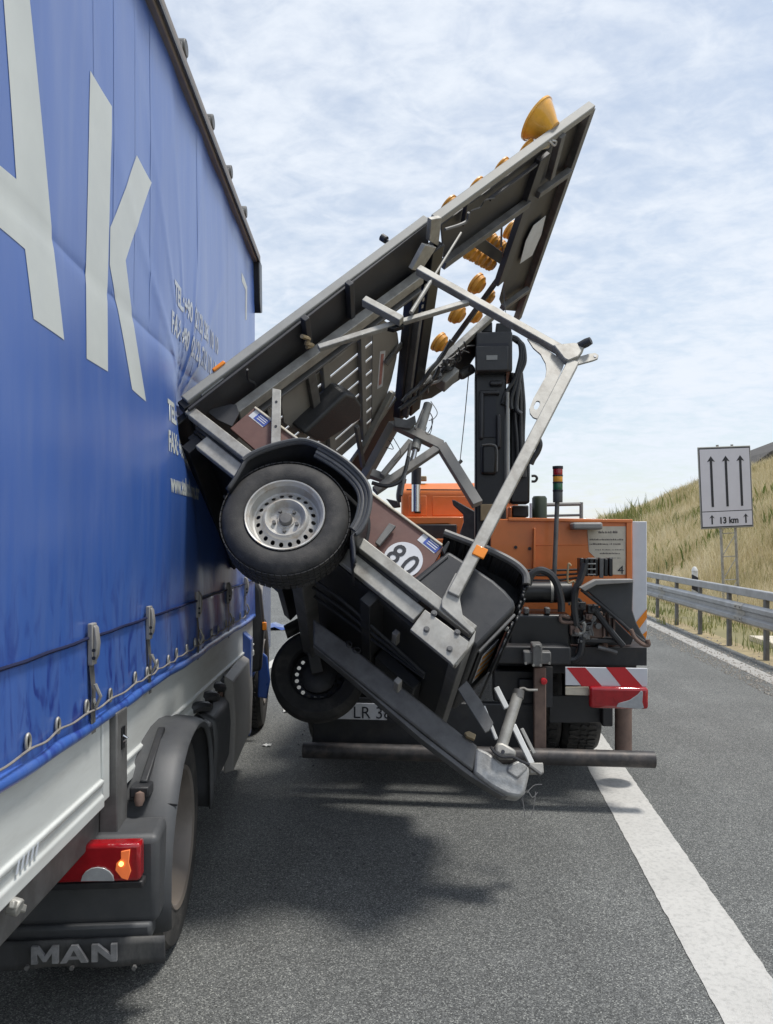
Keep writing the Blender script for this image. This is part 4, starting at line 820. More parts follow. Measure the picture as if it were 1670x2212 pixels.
MB().beam(fpt(.02, .03, .012), fpt(H_, .03, .012), .02, .012, fn).out('flap_frame', 'galv_dark', tbx, bevel=.003)
lo_ = [z3(815, 350), z3(960, 405), z3(1120, 470), z3(1260, 540), z3(1335, 600), z3(1362, 660), z3(1350, 760), z3(1300, 900), z3(1180, 1180)]
LP = spline([T(p, a=.34) for p in lo_], 5); lidm = MB()
for i in range(len(LP)-1): lidm.add([LP[i]+V((0, 0, .03)), LP[i+1]+V((0, 0, .03)), LP[i+1]+AX*.75, LP[i]+AX*.75], [(0, 1, 2, 3)])
lid = lidm.out('box_lid', 'black', wt, smooth=True); sm = lid.modifiers.new('solid', 'SOLIDIFY'); sm.thickness = .012
lr = MB()
lr.tube([p+V((0, 0, .03)) for p in LP[:28]], .019, 8); lr.out('lid_rim', 'galv_dark', lid, smooth=True)
MB().prism([T(z3(*p), a=.50) for p in ((850, 445), (860, 360), (1120, 480), (1330, 610), (1345, 740), (1290, 820), (1150, 645))], AX*.02).out('lid_back', 'black', wt)
tplate('lid_latch', [z3(800, 440), z3(845, 385), z3(858, 395), z3(820, 480)], 'black', .02, a=.2)
# drawbar, nose, jockey tube, stays
AD = .72
db = MB().prism([T(z3(*p), a=AD) for p in ((-60, 905), (160, 1062), (960, 1700), (1045, 1760), (1010, 1930), (700, 1690), (160, 1255), (-60, 1075))], AX*.13).out('drawbar', 'galv_dark', wt, bevel=.01)
MB().prism([T(z3(*p), a=AD-.004) for p in ((1030, 1765), (1115, 1800), (1215, 1880), (1390, 1895), (1392, 1945), (1360, 2080), (1330, 2105), (1240, 2090), (1130, 2030), (1015, 1940))], AX*.138).out('drawbar_nose', 'cast', wt, bevel=.014, seg=2)
MB().prism([T(z3(*p), a=AD-.012) for p in ((1240, 1890), (1330, 1850), (1385, 1905), (1310, 1985), (1235, 1935))], AX*.15).out('coupling_housing', 'cast', wt, bevel=.01, seg=2)
MB().prism([T(z3(*p), a=AD+.02) for p in ((-60, 1080), (160, 1262), (700, 1700), (1010, 1940), (1140, 2040), (1250, 2098), (1210, 2100), (990, 1965), (660, 1712), (160, 1275), (-60, 1095))], AX*.10).out('drawbar_underside', 'galv_dark', wt, bevel=.004)
for p in ((180, 1080), (232, 1120)): MB().tube([T((z3(*p)[0]+6*math.cos(t_)*(1.4 if p[0] > 200 else 1), z3(*p)[1]+6*math.sin(t_)), a=AD-.002) for t_ in np.linspace(0, 6.283, 13)], .003, 5).out('bar_mark', 'chassis', db)
tplate('drawbar_clip', [z8(300, 660), z8(360, 640), z8(460, 690), z8(440, 760), z8(330, 715)], 'beige', .04, a=AD-.03)
MB().tube([T(z8(1050, 80), a=AD-.02), T(z8(1035, 190), a=AD-.02)], .028, 16).out('jockey_cap', 'galv_dark', wt, smooth=True)
MB().tube([T(z8(1035, 150), a=AD-.02), T(z8(815, 850), a=AD-.02)], .027, 18).out('jockey_tube', 'galv', wt, smooth=True, bevel=0)
MB().tube(spline([T(z8(*p), a=AD-.02) for p in ((1060, 60), (1120, 50), (1180, 75), (1310, 75))], 4), .006, 6).out('jockey_crank', 'galv', wt, smooth=True)
MB().prism([T(z8(*p), a=AD-.05) for p in ((735, 800), (830, 790), (1020, 905), (1015, 1000), (920, 985), (790, 990), (715, 930))], AX*.10).out('jockey_clamp', 'galv', wt, bevel=.014, seg=3)
MB().disc(T(z8(830, 930), a=AD-.052), (0, 0, 1), .009, .004, 12).out('clamp_hole', 'ink', wt)
MB().tube(spline([T(z8(*p), a=AD-.06) for p in ((660, 860), (720, 940), (830, 1000), (960, 1000), (1080, 1060), (1200, 1110))], 4), .007, 6).out('brake_cable', 'chassis', wt, smooth=True)
tplate('front_strut', [z8(205, 60), z8(330, -60), z8(520, 210), z8(700, 530), z8(690, 560), z8(640, 640), z8(585, 670), z8(320, 250)], 'galv_dark', .012, a=.50)
tbeam('lamp_holder_bar', z8(735, 40), z8(880, 330), .030, .02, 'white', a=AD+.25)
tbeam('lamp_holder_bar', z8(970, 560), z8(1230, 1100), .030, .02, 'white', a=AD+.25)
tbeam('lamp_holder_bar', z8(1085, 610), z8(1260, 960), .02, .02, 'alu', a=AD+.30)
tbeam('lamp_holder_bar', z8(560, 300), z8(740, 760), .018, .015, 'white', a=AD+.1)
tbeam('nose_bracket', z8(1190, 1165), z8(1380, 1165), .05, .05, 'galv', a=AD+.15)
tbeam('nose_bracket', z8(1150, 1090), z8(1360, 1250), .015, .03, 'galv_dark', a=AD+.12)
for ps in ([(1310, 1490), (1240, 1560), (1160, 1470), (1080, 1600)], [(1095, 1560), (1110, 1640), (1120, 1720), (1135, 1830)], [(1280, 1480), (1270, 1600), (1250, 1720), (1215, 1840)], [(1370, 1380), (1270, 1390), (1200, 1450), (1160, 1500)]):
    MB().tube(spline([T(z8(*p), a=AD+.02) for p in ps], 5), .002, 6).out('loose_wire', 'galv_dark', wt, smooth=True)
# near fender over the wheel
fo = [z2(335, 872), z2(385, 800), z2(435, 715), z2(470, 662), z2(560, 610), z2(700, 562), z2(850, 536), z2(950, 556), z2(1060, 612), z2(1180, 692), z2(1280, 790), z2(1325, 870), z2(1335, 960), z2(1310, 1080), z2(1262, 1170), z2(1225, 1200), z2(1232, 1280), z2(1240, 1385)]
FP = spline([T(p, a=-.03) for p in fo], 3); fm = MB(); prof = [(0, 0), (.012, .008), (.03, .004), (.06, .012), (.12, .014), (.24, .012)]
n_ = len(FP); vs = []
for i, p in enumerate(FP):
    t_ = (FP[min(i+1, n_-1)]-FP[max(i-1, 0)]).normalized(); nn = V((-t_.y, t_.x, 0))
    if nn.dot(p) < 0: nn = -nn
    sh = .0 if 9 <= i <= 42 else .0
    for d_, o_ in prof: vs.append(p+AX*d_-nn*(o_))
m_ = len(prof); fm.add(vs, [(i*m_+k, i*m_+k+1, (i+1)*m_+k+1, (i+1)*m_+k) for i in range(n_-1) for k in range(m_-1)])
T_shift = lambda p: V((p.x, p.y, -.222))
fen = fm.out('fender', 'plastic', wt, smooth=True); sm = fen.modifiers.new('solid', 'SOLIDIFY'); sm.thickness = .01
MB().prism([(T_shift(p)) for p in FP[3:-6]], AX*.004).out('fender_liner', 'black', fen)
MB().tube(FP[8:-7], .011, 8).out('fender_lip', 'grey_plastic', fen, smooth=True)
for k in (1, 2, 3):
    rb = []
    for i in range(22, len(FP)-8):
        t_ = (FP[i+1]-FP[i-1]).normalized(); nn = V((-t_.y, t_.x, 0))
        if nn.dot(FP[i]) < 0: nn = -nn
        rb.append(FP[i]-nn*(.016*k)+AX*.008*k)
    MB().tube(rb, .010, 8).out('fender_rib', 'galv_dark' if k == 2 else 'grey_plastic', fen, smooth=True)
# far fender, only its dark edge shows
FQ = [fw+V((.36*math.cos(R(d_)), .36*math.sin(R(d_)), 0)) for d_ in range(35, 185, 15)]; fm = MB()
fm.add([p+V((0, 0, z)) for p in FQ for z in (.2, -.02)], [(2*i, 2*i+1, 2*i+3, 2*i+2) for i in range(len(FQ)-1)]); o = fm.out('fender', 'plastic', wt, smooth=True); sm = o.modifiers.new('solid', 'SOLIDIFY'); sm.thickness = .008

# ------------------------------------------------------------------ orange crane truck
MO = Matrix.Translation((.57, 4.9, 0)) @ Matrix.Rotation(-R(5.7), 4, 'Z'); MOi = MO.inverted()
ct = empty('crane_truck', MO); tag(ct, 'orange road-service truck with a black loading crane and red-white rear board', 'truck')
def O(p, y): return hit(MOi, p[0], p[1], 1, y)
def obox(name, p, q, y0, y1, m, par=None, bev=.008, seg=2):
    a, b = O(p, y0), O(q, y0); return MB().box((min(a.x, b.x), y0, min(a.z, b.z)), (max(a.x, b.x), y1, max(a.z, b.z))).out(name, m, par or ct, bevel=bev, seg=seg)
def oplate(name, pts, y, th, m, par=None, bev=.004): return MB().prism([O(p, y) for p in pts], (0, th, 0)).out(name, m, par or ct, bevel=bev)
def otube(name, pts, y, r, m, par=None, n=8, k=5, sp=True):
    ys_ = y if isinstance(y, (list, tuple)) else [y]*len(pts); P = [O(p, yy_) for p, yy_ in zip(pts, ys_)]
    return MB().tube(spline(P, k) if sp and len(P) > 2 else P, r, n).out(name, m, par or ct, smooth=True)
a, b = O((656, 1616), 0), O((1414, 1645), 0); zb = (a.z+b.z)/2
ub_ = MB().lathe([(.045, -.003), (.052, 0), (.052, b.x-a.x), (.045, b.x-a.x+.003)], (a.x, 0, zb), (1, 0, 0), 24).out('underrun_bar', 'rust', ct, smooth=True)
for x in (a.x+.001, b.x-.001): MB().disc((x, 0, zb), (1 if x > 0 else -1, 0, 0), .045, .004, 20).out('bar_end', 'ink', ub_)
K['bar_grey'] = mat('worn_black_steel', (.055, .052, .052), .5, .3, var=.4, scale=14, dirt=(.16, .13, .11), damt=.7, dscale=9); ub_.data.materials[0] = K['bar_grey']
obox('bar_post', zr(400, 1290), zr(495, 1985), .03, .11, 'rust', bev=.006)
pb = obox('post_bracket', zr(385, 1105), zr(465, 1285), .0, .14, 'galv_dark')
obox('bracket_arm', zr(320, 1165), zr(535, 1265), .02, .12, 'galv_dark')
for p in ((400, 1115), (450, 1115), (395, 1270), (450, 1270), (335, 1255), (520, 1255)): MB().disc(O(zr(*p), 0), (0, -1, 0), .009, .01, 6).out('bolt', 'galv', pb)
MB().lathe([(.0001, .03), (.018, .028), (.022, .01), (.02, -.01), (.0001, -.012)], O(zr(475, 1395), .01), (0, -1, 0), 14).out('red_cap', 'red', ct, smooth=True)
obox('cross_member', zr(100, 1120), zr(690, 1270), .14, .40, 'chassis', bev=.01)
obox('dark_tank', zr(200, 870), zr(690, 1140), .30, .75, 'black', bev=.02, seg=3)
for x0 in (345, 510): obox('tank_foot', zr(x0-22, 820), zr(x0+18, 870), .3, .4, 'galv_dark')
obox('lower_cross_beam', zr(80, 1310), zr(430, 1560), .25, .5, 'chassis', bev=.01)
obox('tow_bracket', zr(280, 1380), zr(440, 1580), .2, .28, 'chassis')
for sx_ in (-1, 1): MB().box((sx_*.45-.05, .1, .62), (sx_*.45+.05, 8.0, .88)).out('chassis_beam', 'chassis', ct)
MB().box((-1.15, .35, .86), (1.15, 4.6, .98)).out('bed_floor', 'chassis', ct)
# number plate
pa, pc = O((690, 1517), .12), O((836, 1556), .12); pl = MB().box((pa.x, .12, pc.z), (pc.x, .128, pa.z)).out('number_plate', 'refl_white', ct, bevel=.004)
tp_ = O((762, 1551), .118); text('lettering', 'LR 38', (pa.z-pc.z)*1.02, 'ink', pl, (tp_.x, .118, tp_.z), (1, 0, 0), (0, 0, 1), .98)
MB().box((pa.x-.05, .13, pc.z-.02), (pc.x+.1, .17, pa.z+.03)).out('plate_holder', 'chassis', ct)
MB().box((-1.1, .18, .30), (.44, .26, .62)).out('rear_apron', 'chassis', ct, bevel=.01)
# red and white board
ba, bb = O(zr(645, 1285), .10), O(zr(1290, 1440), .10)
wb = MB().box((ba.x, .10, bb.z), (bb.x, .115, ba.z)).out('warning_board', 'refl_white', ct, bevel=.003)
for s0, s1 in ((655, 800), (965, 1115)):
    MB().prism([O(zr(*p), .0985) for p in ((s0, 1288), (s1, 1288), (s1+135, 1437), (s0+120, 1437))], (0, .001, 0)).out('red_stripe', 'red', wb)
oplate('white_plate', [zr(645, 1440), zr(830, 1440), zr(830, 1510), zr(645, 1505)], .12, .01, 'cream')
# tail lamp
la, lb = O(zr(835, 1440), .06), O(zr(1300, 1620), .06)
lo = MB().box((la.x, .06, lb.z), (lb.x, .13, la.z)).out('tail_lamp', 'red_lens', ct, bevel=.02, seg=3)
oplate('clear_lens', [zr(1045, 1600), zr(1060, 1570), zr(1150, 1545), zr(1215, 1500), zr(1240, 1470), zr(1255, 1480), zr(1250, 1560), zr(1262, 1605), zr(1235, 1615)], .055, .006, 'clear_lens', lo, .002)
for p in ((905, 1540), (1050, 1530)): MB().disc(O(zr(*p), .061), (0, -1, 0), .022, .006, 18).out('lamp_bulge', 'red_lens', lo, smooth=True)
# mud flap, rear wheels, stabiliser
oplate('mud_flap', [zr(520, 1510), zr(840, 1510), zr(950, 1625), zr(940, 1720), zr(520, 1725)], .55, .015, 'plastic')
def owheel(x, y): 
    e = truck_wheel(ct, (0, 0, 0), 'chassis', .48); e.location = (x, y, .48); return e
for x in (.98, .68, -.72, -1.02): owheel(x, 1.45)
for x in (.98, -1.02): owheel(x, 5.0)
sq = O(zr(1100, 1700), .55)
MB().tube([(sq.x, .55, .80), (sq.x, .55, .23)], .058, 18).out('stabiliser_leg', 'rust', ct, smooth=True)
MB().lathe([(.0001, .02), (.06, .03), (.105, .012), (.11, 0), (.0001, 0)], (sq.x, .55, .19), (0, 0, 1), 24).out('stabiliser_foot', 'rust', ct, smooth=True)
MB().box((sq.x-.16, .45, .42), (sq.x-.09, .65, .80)).out('stabiliser_guide', 'chassis', ct, bevel=.008)
MB().box((-1.2, .45, .78), (sq.x+.07, .65, .93)).out('stabiliser_beam', 'chassis', ct, bevel=.01)
# black wedge cover
hp = [zr(762, 672), zr(888, 602), zr(1180, 600), zr(1172, 840), zr(1205, 940), zr(1245, 1015), zr(1285, 1075), zr(1296, 1108), zr(1262, 1090), zr(1150, 985), zr(830, 700)]
oplate('wedge_cover', hp, .22, .03, 'grey_plastic', bev=.008)
K['wedge'] = mat('dark_grey_cover', (.045, .047, .05), .55, var=.2, scale=7, dirt=(.1, .09, .08), damt=.4); bpy.data.objects['wedge_cover'].data.materials[0] = K['wedge']
otube('wedge_tube', [zr(770, 675), zr(1000, 862), zr(1200, 1040), zr(1280, 1100)], .20, .012, 'chassis')
otube('wedge_hook', [zr(1160, 990), zr(1190, 1055), zr(1250, 1105), zr(1298, 1112), zr(1290, 1070)], .19, .014, 'rust')
oplate('wedge_lip', [zr(765, 665), zr(885, 600), zr(1180, 596), zr(1178, 622), zr(890, 640), zr(800, 690)], .14, .1, 'slat')
# hydraulic clutter
oplate('valve_frame', [zr(640, 1100), zr(700, 860), zr(830, 800), zr(950, 830), (zr(1180, 1060)), zr(1160, 1110), zr(900, 1120)], .40, .05, 'chassis')
obox('rusty_box', zr(800, 850), zr(940, 1060), .30, .40, 'rust', bev=.008)
for x0 in (945, 985, 1020): obox('rust_rib', zr(x0, 890), zr(x0+16, 1050), .27, .33, 'rust', bev=.003)
obox('valve_base', zr(780, 1060), zr(1060, 1100), .28, .4, 'chassis')
for p in ((860, 900), (900, 960), (840, 1010)): MB().disc(O(zr(*p), .28), (0, -1, 0), .02, .03, 10).out('fitting', 'galv_dark', ct, smooth=True)
cyl = otube('hydraulic_cylinder', [zr(310, 695), zr(690, 695)], .45, .075, 'black', n=20, sp=False)
otube('cylinder_band', [zr(525, 695), zr(545, 695)], .45, .078, 'galv', cyl, n=20, sp=False)
for k in range(7):
    vb = obox('valve_section', zr(760+k*38, 430+4*(k % 2)), zr(790+k*38, 572), .36, .50, 'black', bev=.005)
for k in range(4): obox('valve_lever', zr(820, 428+k*42), zr(885, 438+k*42), .34, .36, 'alu', bev=.002)
obox('valve_plate', zr(915, 430), zr(945, 585), .34, .36, 'galv_dark', bev=.002)
for k in range(3): otube('hydraulic_pipe', [zr(310, 522+k*40), zr(560, 525+k*40), zr(760, 520+k*30)], .6, .008, 'chassis')
for ps, r_, m_ in (([(350, 640), (380, 560), (450, 525), (530, 560), (580, 640), (610, 760), (615, 850)], .025, 'plastic'),
                   ([(800, 470), (760, 600), (725, 680), (715, 800), (725, 900), (735, 960)], .024, 'plastic'),
                   ([(680, 900), (610, 880), (620, 930), (720, 935)], .012, 'rust'), ([(690, 490), (670, 480), (665, 620), (720, 620), (690, 800)], .007, 'beige'),
                   ([(735, 880), (740, 1000), (780, 1020), (795, 950), (775, 930)], .014, 'galv'), ([(780, 1050), (760, 1180), (700, 1230), (600, 1200)], .024, 'plastic'),
                   ([(900, 1130), (980, 1150), (1050, 1175)], .014, 'galv_dark'), ([(850, 800), (1000, 1000), (1100, 1120)], .02, 'plastic')):
    otube('hydraulic_hose' if m_ == 'plastic' else 'metal_pipe', [zr(*p) for p in ps], .26, r_, m_)
rc = random.Random(5)
for k in range(16):
    x0, y0 = rc.uniform(650, 1050), rc.uniform(760, 1090); ps = [(x0, y0)]
    for j in range(3): ps.append((ps[-1][0]+rc.uniform(-60, 60), ps[-1][1]+rc.uniform(-70, 70)))
    otube('hydraulic_pipe', [zr(*p) for p in ps], rc.uniform(.24, .36), rc.choice((.007, .010, .016)), rc.choice(('rust', 'chassis', 'plastic', 'galv_dark')))
for k in range(9):
    x0, y0 = rc.uniform(660, 1040), rc.uniform(780, 1080); q = O(zr(x0, y0), .27); e_ = rc.uniform(.015, .04)
    MB().box((q.x-e_, .25, q.z-e_*.8), (q.x+e_, .33, q.z+e_*.8)).disc((q.x, .25, q.z), (0, -1, 0), e_*.5, .02, 8).out('valve_body', rc.choice(('rust', 'chassis', 'galv_dark')), ct, bevel=.006)
# orange tailboard
rw = oplate('tailboard', [(1060, 1121), (1366, 1124), (1366, 1330), (1060, 1335)], .85, .04, 'orange', bev=.006)
oplate('tailboard_frame', [zr(1125, 140), zr(1168, 140), zr(1168, 600), zr(1125, 600)], .83, .02, 'orange', rw)
oplate('tailboard_top', [(1098, 1118), (1367, 1122), (1367, 1129), (1098, 1125)], .825, .07, 'orange', rw)
oplate('tailboard_rib', [zr(397, 195), zr(410, 195), zr(410, 580), zr(390, 580)], .80, .05, 'orange', rw)
oplate('tailboard_step', [zr(410, 325), zr(815, 325), zr(815, 331), zr(410, 331)], .846, .006, 'orange', rw)
for p in ((255, 345), (365, 355), (1150, 180), (1150, 405)): MB().disc(O(zr(*p), .845), (0, -1, 0), .013, .006, 10).out('tailboard_bolt', 'chassis', rw)
nt_ = oplate('notice', [zr(815, 180), zr(1120, 180), zr(1118, 560), zr(1020, 560), zr(830, 380)], .846, .003, 'cream', rw, .001)
for x0, x1, y, h_ in ((905, 1055, 235, 22), (835, 1105, 290, 14), (835, 1095, 325, 14), (880, 1110, 368, 8), (915, 1075, 398, 12), (990, 1085, 432, 8)):
    x = x0; r_ = random.Random(y)
    while x < x1-6:
        w_ = r_.uniform(4, 11); hh = h_*r_.uniform(.5, 1); MB().prism([O(zr(*q), .8445) for q in ((x, y), (x+w_, y), (x+w_*.9, y-hh), (x+w_*.2, y-hh))], (0, .001, 0)).out('notice_text', 'worn_ink', nt_); x += w_+r_.uniform(1.5, 4 if r_.random() < .8 else 14)
q0 = O(zr(1055, 552), .84); text('notice_text', '4', .085, 'ink', nt_, (q0.x, .842, q0.z), (1, 0, 0), (0, 0, 1), 1.1)
lg = obox('work_lamp', zr(705, 150), zr(940, 205), .66, .84, 'slat', bev=.015, seg=3)
# white end panel at the truck's right
ep = oplate('end_panel', [zr(1170, 142), zr(1285, 142), zr(1285, 1035), zr(1262, 1110), zr(1170, 1135)], .86, .03, 'refl_white', bev=.004)
for p in ([(1195, 940), (1285, 830), (1285, 900), (1215, 1000)], [(1175, 1100), (1285, 1000), (1285, 1030), (1262, 1112), (1175, 1132)]): oplate('red_corner', [zr(*q) for q in p], .856, .001, 'reflector', ep, 0)
obox('side_leg_board', zr(1095, 1150), zr(1165, 1290), .70, .74, 'white', bev=.004)
# truck bed sides and rack
MB().box((1.14, .9, .98), (1.18, 3.2, 1.72)).out('bed_side', 'orange', ct, bevel=.006)
MB().box((-1.18, .9, .98), (-1.14, 3.2, 1.72)).out('bed_side', 'orange', ct, bevel=.006)
MB().box((-1.12, 3.15, .98), (1.12, 3.2, 1.72)).out('headboard', 'orange', ct, bevel=.006)
otube('rack_rail', [zr(440, 12), zr(770, 5)], 2.6, .018, 'slat', sp=False); otube('rack_rail', [zr(500, 98), zr(770, 92)], 2.6, .012, 'slat', sp=False)
otube('rack_post', [zr(770, -8), zr(770, 125)], 2.6, .018, 'slat', sp=False); otube('rack_post', [zr(378, 0), zr(378, 125)], 2.6, .018, 'refl_white', sp=False)
MB().lathe([(.0001, .15), (.05, .148), (.062, .13), (.062, -.12), (.0001, -.12)], O(zr(442, 82), 1.6), (0, 0, 1), 20).out('dark_canister', 'olive', ct, smooth=True)
obox('crane_base_box', zr(228, 15), zr(358, 108), 1.5, 1.8, 'chassis', bev=.012)
obox('crane_base_box', zr(195, 25), zr(228, 120), 1.5, 1.8, 'orange', bev=.012)
# signal lamp on its pole
sx0 = O((1198, 1240), .55); stp = O((1205, 1085), .55)
MB().tube([(sx0.x-.005, .55, sx0.z-.1), (stp.x-.004, .55, stp.z)], .016, 12).out('signal_pole', 'galv_dark', ct, smooth=True)
sg = None
for (y0, y1, m_, r_) in ((1086, 1056, 'grey_plastic', .038), (1057, 1051, 'ink', .040), (1052, 1031, 'green_lens', .036), (1032, 1028, 'ink', .040), (1029, 1017, 'amber_dark', .036), (1046-28, 1014, 'ink', .040), (1036-20, 1010, 'red_lens', .037)):
    pass
zb_ = lambda py: O((1206, py), .55).z
for (y0, y1, m_, r_) in ((1085, 1062, 'grey_plastic', .034), (1062, 1058, 'ink', .036), (1058, 1044, 'green_lens', .034), (1044, 1041, 'ink', .036), (1041, 1029, 'amber_dark', .034), (1029, 1026, 'ink', .036), (1026, 1013, 'red_lens', .034), (1013, 1007, 'ink', .037)):
    MB().lathe([(.0001, zb_(y0)), (r_*.98, zb_(y0)), (r_, zb_(y0)+.003), (r_, zb_(y1)-.003), (r_*.98, zb_(y1)), (.0001, zb_(y1))], (stp.x, .55, 0), (0, 0, 1), 20).out('signal_segment', m_, ct, smooth=True)
# crane
cr = obox('crane_column', (1026, 798), (1094, 1340), 1.05, 1.40, 'black', bev=.015)
ch = obox('crane_head', (1028, 717), (1107, 802), .95, 1.45, 'plastic', bev=.014)
obox('head_cover', z6(5, 262), z6(368, 530), .925, .95, 'plastic', ch, bev=.01)
obox('head_gap', z6(40, 236), z6(365, 258), .94, .955, 'ink', ch, 0)
obox('head_sticker', z6(125, 365), z6(245, 412), .920, .926, 'alu', ch, 0)
for k, (x0, x1, y0, y1) in enumerate(((45, 95, 760, 1280), (45, 270, 745, 790), (235, 285, 1010, 1380), (160, 300, 640, 690))): obox('column_bracket', z6(x0, y0), z6(x1, y1), 1.0, 1.06, 'backplate', cr, bev=.012)
obox('column_recess', z6(100, 800), z6(230, 1260), 1.035, 1.052, 'ink', cr, 0)
obox('column_cover', z6(70, 1350), z6(235, 1670), .99, 1.06, 'black', cr, bev=.02, seg=3)
otube('cover_handle', [z6(75, 1350), z6(190, 1345), z6(240, 1400), z6(240, 1640)], .98, .007, 'galv_dark', cr)
obox('column_plate', z6(60, 2000), z6(225, 2180), .98, 1.05, 'beige', cr, bev=.004)
otube('column_rod', [z6(357, 770), z6(350, 1750)], .98, .013, 'alu', n=12, sp=False)
b2 = oplate('crane_boom', [z6(380, 560), z6(520, 560), z6(530, 1060), z6(548, 1380), z6(605, 1560), z6(600, 1990), z6(385, 1990)], 1.25, .25, 'black', bev=.015)
otube('boom_ear', [z6(620, 1690), z6(660, 1690), z6(680, 1715), z6(660, 1748), z6(620, 1750)], 1.2, .010, 'plastic', b2)
for k in range(9):
    x0 = 400+k*14; ps = [(x0-40, 150+10*k), (470+k*7, 190+8*k), (505+k*5, 330+12*k), (480+k*2, 480+10*k), (430+k*6, 640+k*6), (340+k*14, 780+k*20), (300+k*26, 900+k*14)]
    otube('crane_hose', [z6(*p) for p in ps], 1.02+.03*(k % 4), .017, 'plastic')
for k in range(4): otube('crane_hose', [z6(400+k*35, 560), z6(440+k*28, 760), z6(430+k*35, 960), z6(460+k*22, 1300), z6(470+k*25, 1700)], 1.16+.03*(k % 2), .016, 'plastic')
otube('crane_hose', [z6(690, 1270), z6(712, 1340), z6(690, 1420), z6(640, 1500), z6(612, 1560)], 1.1, .022, 'plastic')
obox('hook_guard', z6(70, 0), z6(190, 110), 1.1, 1.4, 'black', ch); obox('hook_guard', z6(230, 10), z6(400, 115), 1.15, 1.45, 'black', ch)
obox('crane_pedestal', (1000, 1180), (1110, 1330), 1.0, 1.8, 'chassis', bev=.02)
oplate('grab_arm', [zf(1125, 1300), zf(1165, 1310), zf(1335, 1405), zf(1400, 1440), zf(1420, 1700), zf(1400, 1800), zf(1150, 1780), zf(1215, 1690), zf(1260, 1560), zf(1255, 1470), zf(1135, 1360)], 1.6, .12, 'galv_dark', bev=.01)
# cab
CY = 3.6
ca, cb2 = O((866, 1044), CY), O((1120, 1044), CY); zt_, zb2 = O((900, 1042), CY).z, .75
cabm = MB().prism([(ca.x, CY, zb2), (ca.x, CY, zt_-.10), (ca.x, CY+.12, zt_), (ca.x, CY+1.5, zt_+.02), (ca.x, CY+1.85, zt_-.35), (ca.x, CY+2.1, 1.7), (ca.x, CY+2.1, zb2)], (ca.x*-1+cb2.x, 0, 0)).out('cab', 'orange', ct, bevel=.04, seg=3)
oplate('cab_gutter', [zf(600, 1180), zf(1360, 1185), zf(1360, 1198), zf(600, 1196)], CY-.012, .01, 'chassis', cabm, 0)
oplate('cab_panel', [zf(900, 1262), zf(1360, 1262), zf(1360, 1490), zf(900, 1490)], CY-.012, .02, 'orange', cabm, .01)
oplate('cab_panel', [zf(620, 1255), zf(835, 1255), zf(835, 1490), zf(620, 1490)], CY-.012, .02, 'orange', cabm, .01)
oplate('cab_skirt', [zf(560, 1500), zf(1280, 1500), zf(1210, 1720), zf(1165, 1715), zf(1180, 1620), zf(1080, 1580), zf(620, 1590)], CY-.25, .3, 'orange', cabm, .01)
otube('exhaust_stack', [zf(712, 960), zf(712, 1440)], CY-.15, .05, 'chrome', n=16, sp=False); otube('exhaust_tip', [zf(715, 935), zf(713, 1130)], CY-.15, .054, 'chassis', n=16, sp=False)
obox('stack_bracket', zf(690, 1350), zf(765, 1460), CY-.14, CY-.05, 'chassis')
obox('roof_lamp', zf(757, 1030), zf(830, 1085), CY+.1, CY+.2, 'beige')
oplate('mirror', [zf(360, 1290), zf(520, 1320), zf(530, 1390), zf(450, 1400)], CY+1.2, .08, 'plastic', None, .012)
otube('air_intake', [zf(560, 1060), zf(525, 1250), zf(540, 1330)], CY+.3, .045, 'plastic')
obox('engine_block', zf(700, 1590), zf(1180, 1800), 3.25, 3.5, 'chassis')

# ------------------------------------------------------------------ guard rail, delineator, road sign
gr = empty('guard_rail', Matrix.Translation(RP)); tag(gr, 'double-beam galvanised guard rail on posts along the right verge', 'guard rail')
DN = 46; sec_w = [(-.02, -.155), (.0, -.15), (.035, -.115), (.035, -.06), (-.015, -.025), (-.015, .025), (.035, .06), (.035, .115), (0, .15), (-.02, .155)]
K['rail'] = mat('rail_zinc', (.36, .37, .38), .45, .4, var=.18, scale=5, dirt=(.22, .22, .21), damt=.5)
lr_, ur_ = [], []
for t_ in np.linspace(-9, 150, 81):
    for d_, z_ in sec_w:
        p = RD*t_+RN*(-d_-.07); lr_.append((p.x, p.y, .60+z_))
m_ = len(sec_w); MB().add(lr_, [(i*m_+k, i*m_+k+1, (i+1)*m_+k+1, (i+1)*m_+k) for i in range(80) for k in range(m_-1)]).out('lower_beam', 'rail', gr, smooth=True)
for k in range(-1, 9):
    sv = []
    for t_ in (k*4.56+.6, k*4.56+.95):
        for d_, z_ in sec_w: p = RD*t_+RN*(-d_-.0745); sv.append((p.x, p.y, .60+z_*1.01))
    sp2 = MB().add(sv, [(q_, q_+1, m_+q_+1, m_+q_) for q_ in range(m_-1)]).out('splice_plate', 'galv', gr, smooth=True)
    for z_ in (-.09, .09):
        for t_ in (k*4.56+.68, k*4.56+.87): p = RD*t_+RN*-.105; MB().disc((p.x, p.y, .60+z_), -RN, .014, .012, 8).out('splice_bolt', 'galv_dark', sp2)
p0, p1 = RD*-9+RN*.02, RD*150+RN*.02; MB().beam((p0.x, p0.y, .915), (p1.x, p1.y, .915), .10, .12).out('upper_beam', 'rail', gr, bevel=.012)
ph = MB()
for k in range(-3, 34):
    t_ = k*1.52; p = RD*t_+RN*.02; q = RD*t_
    o = MB().beam((p.x, p.y, -.1), (p.x, p.y, .855), .10, .055, RN).out('post', 'galv_dark', gr, bevel=.006)
    a_, b_ = q+RN*-.05, q+RN*.0; MB().beam((a_.x, a_.y, .60), (b_.x, b_.y, .60), .08, .2).out('spacer', 'galv_dark', gr)
p = RP+RD*3.6+RN*.10
dp = empty('delineator_post', Matrix.Translation(p)); tag(dp, 'white delineator post with a black band clipped to the guard rail', 'delineator')
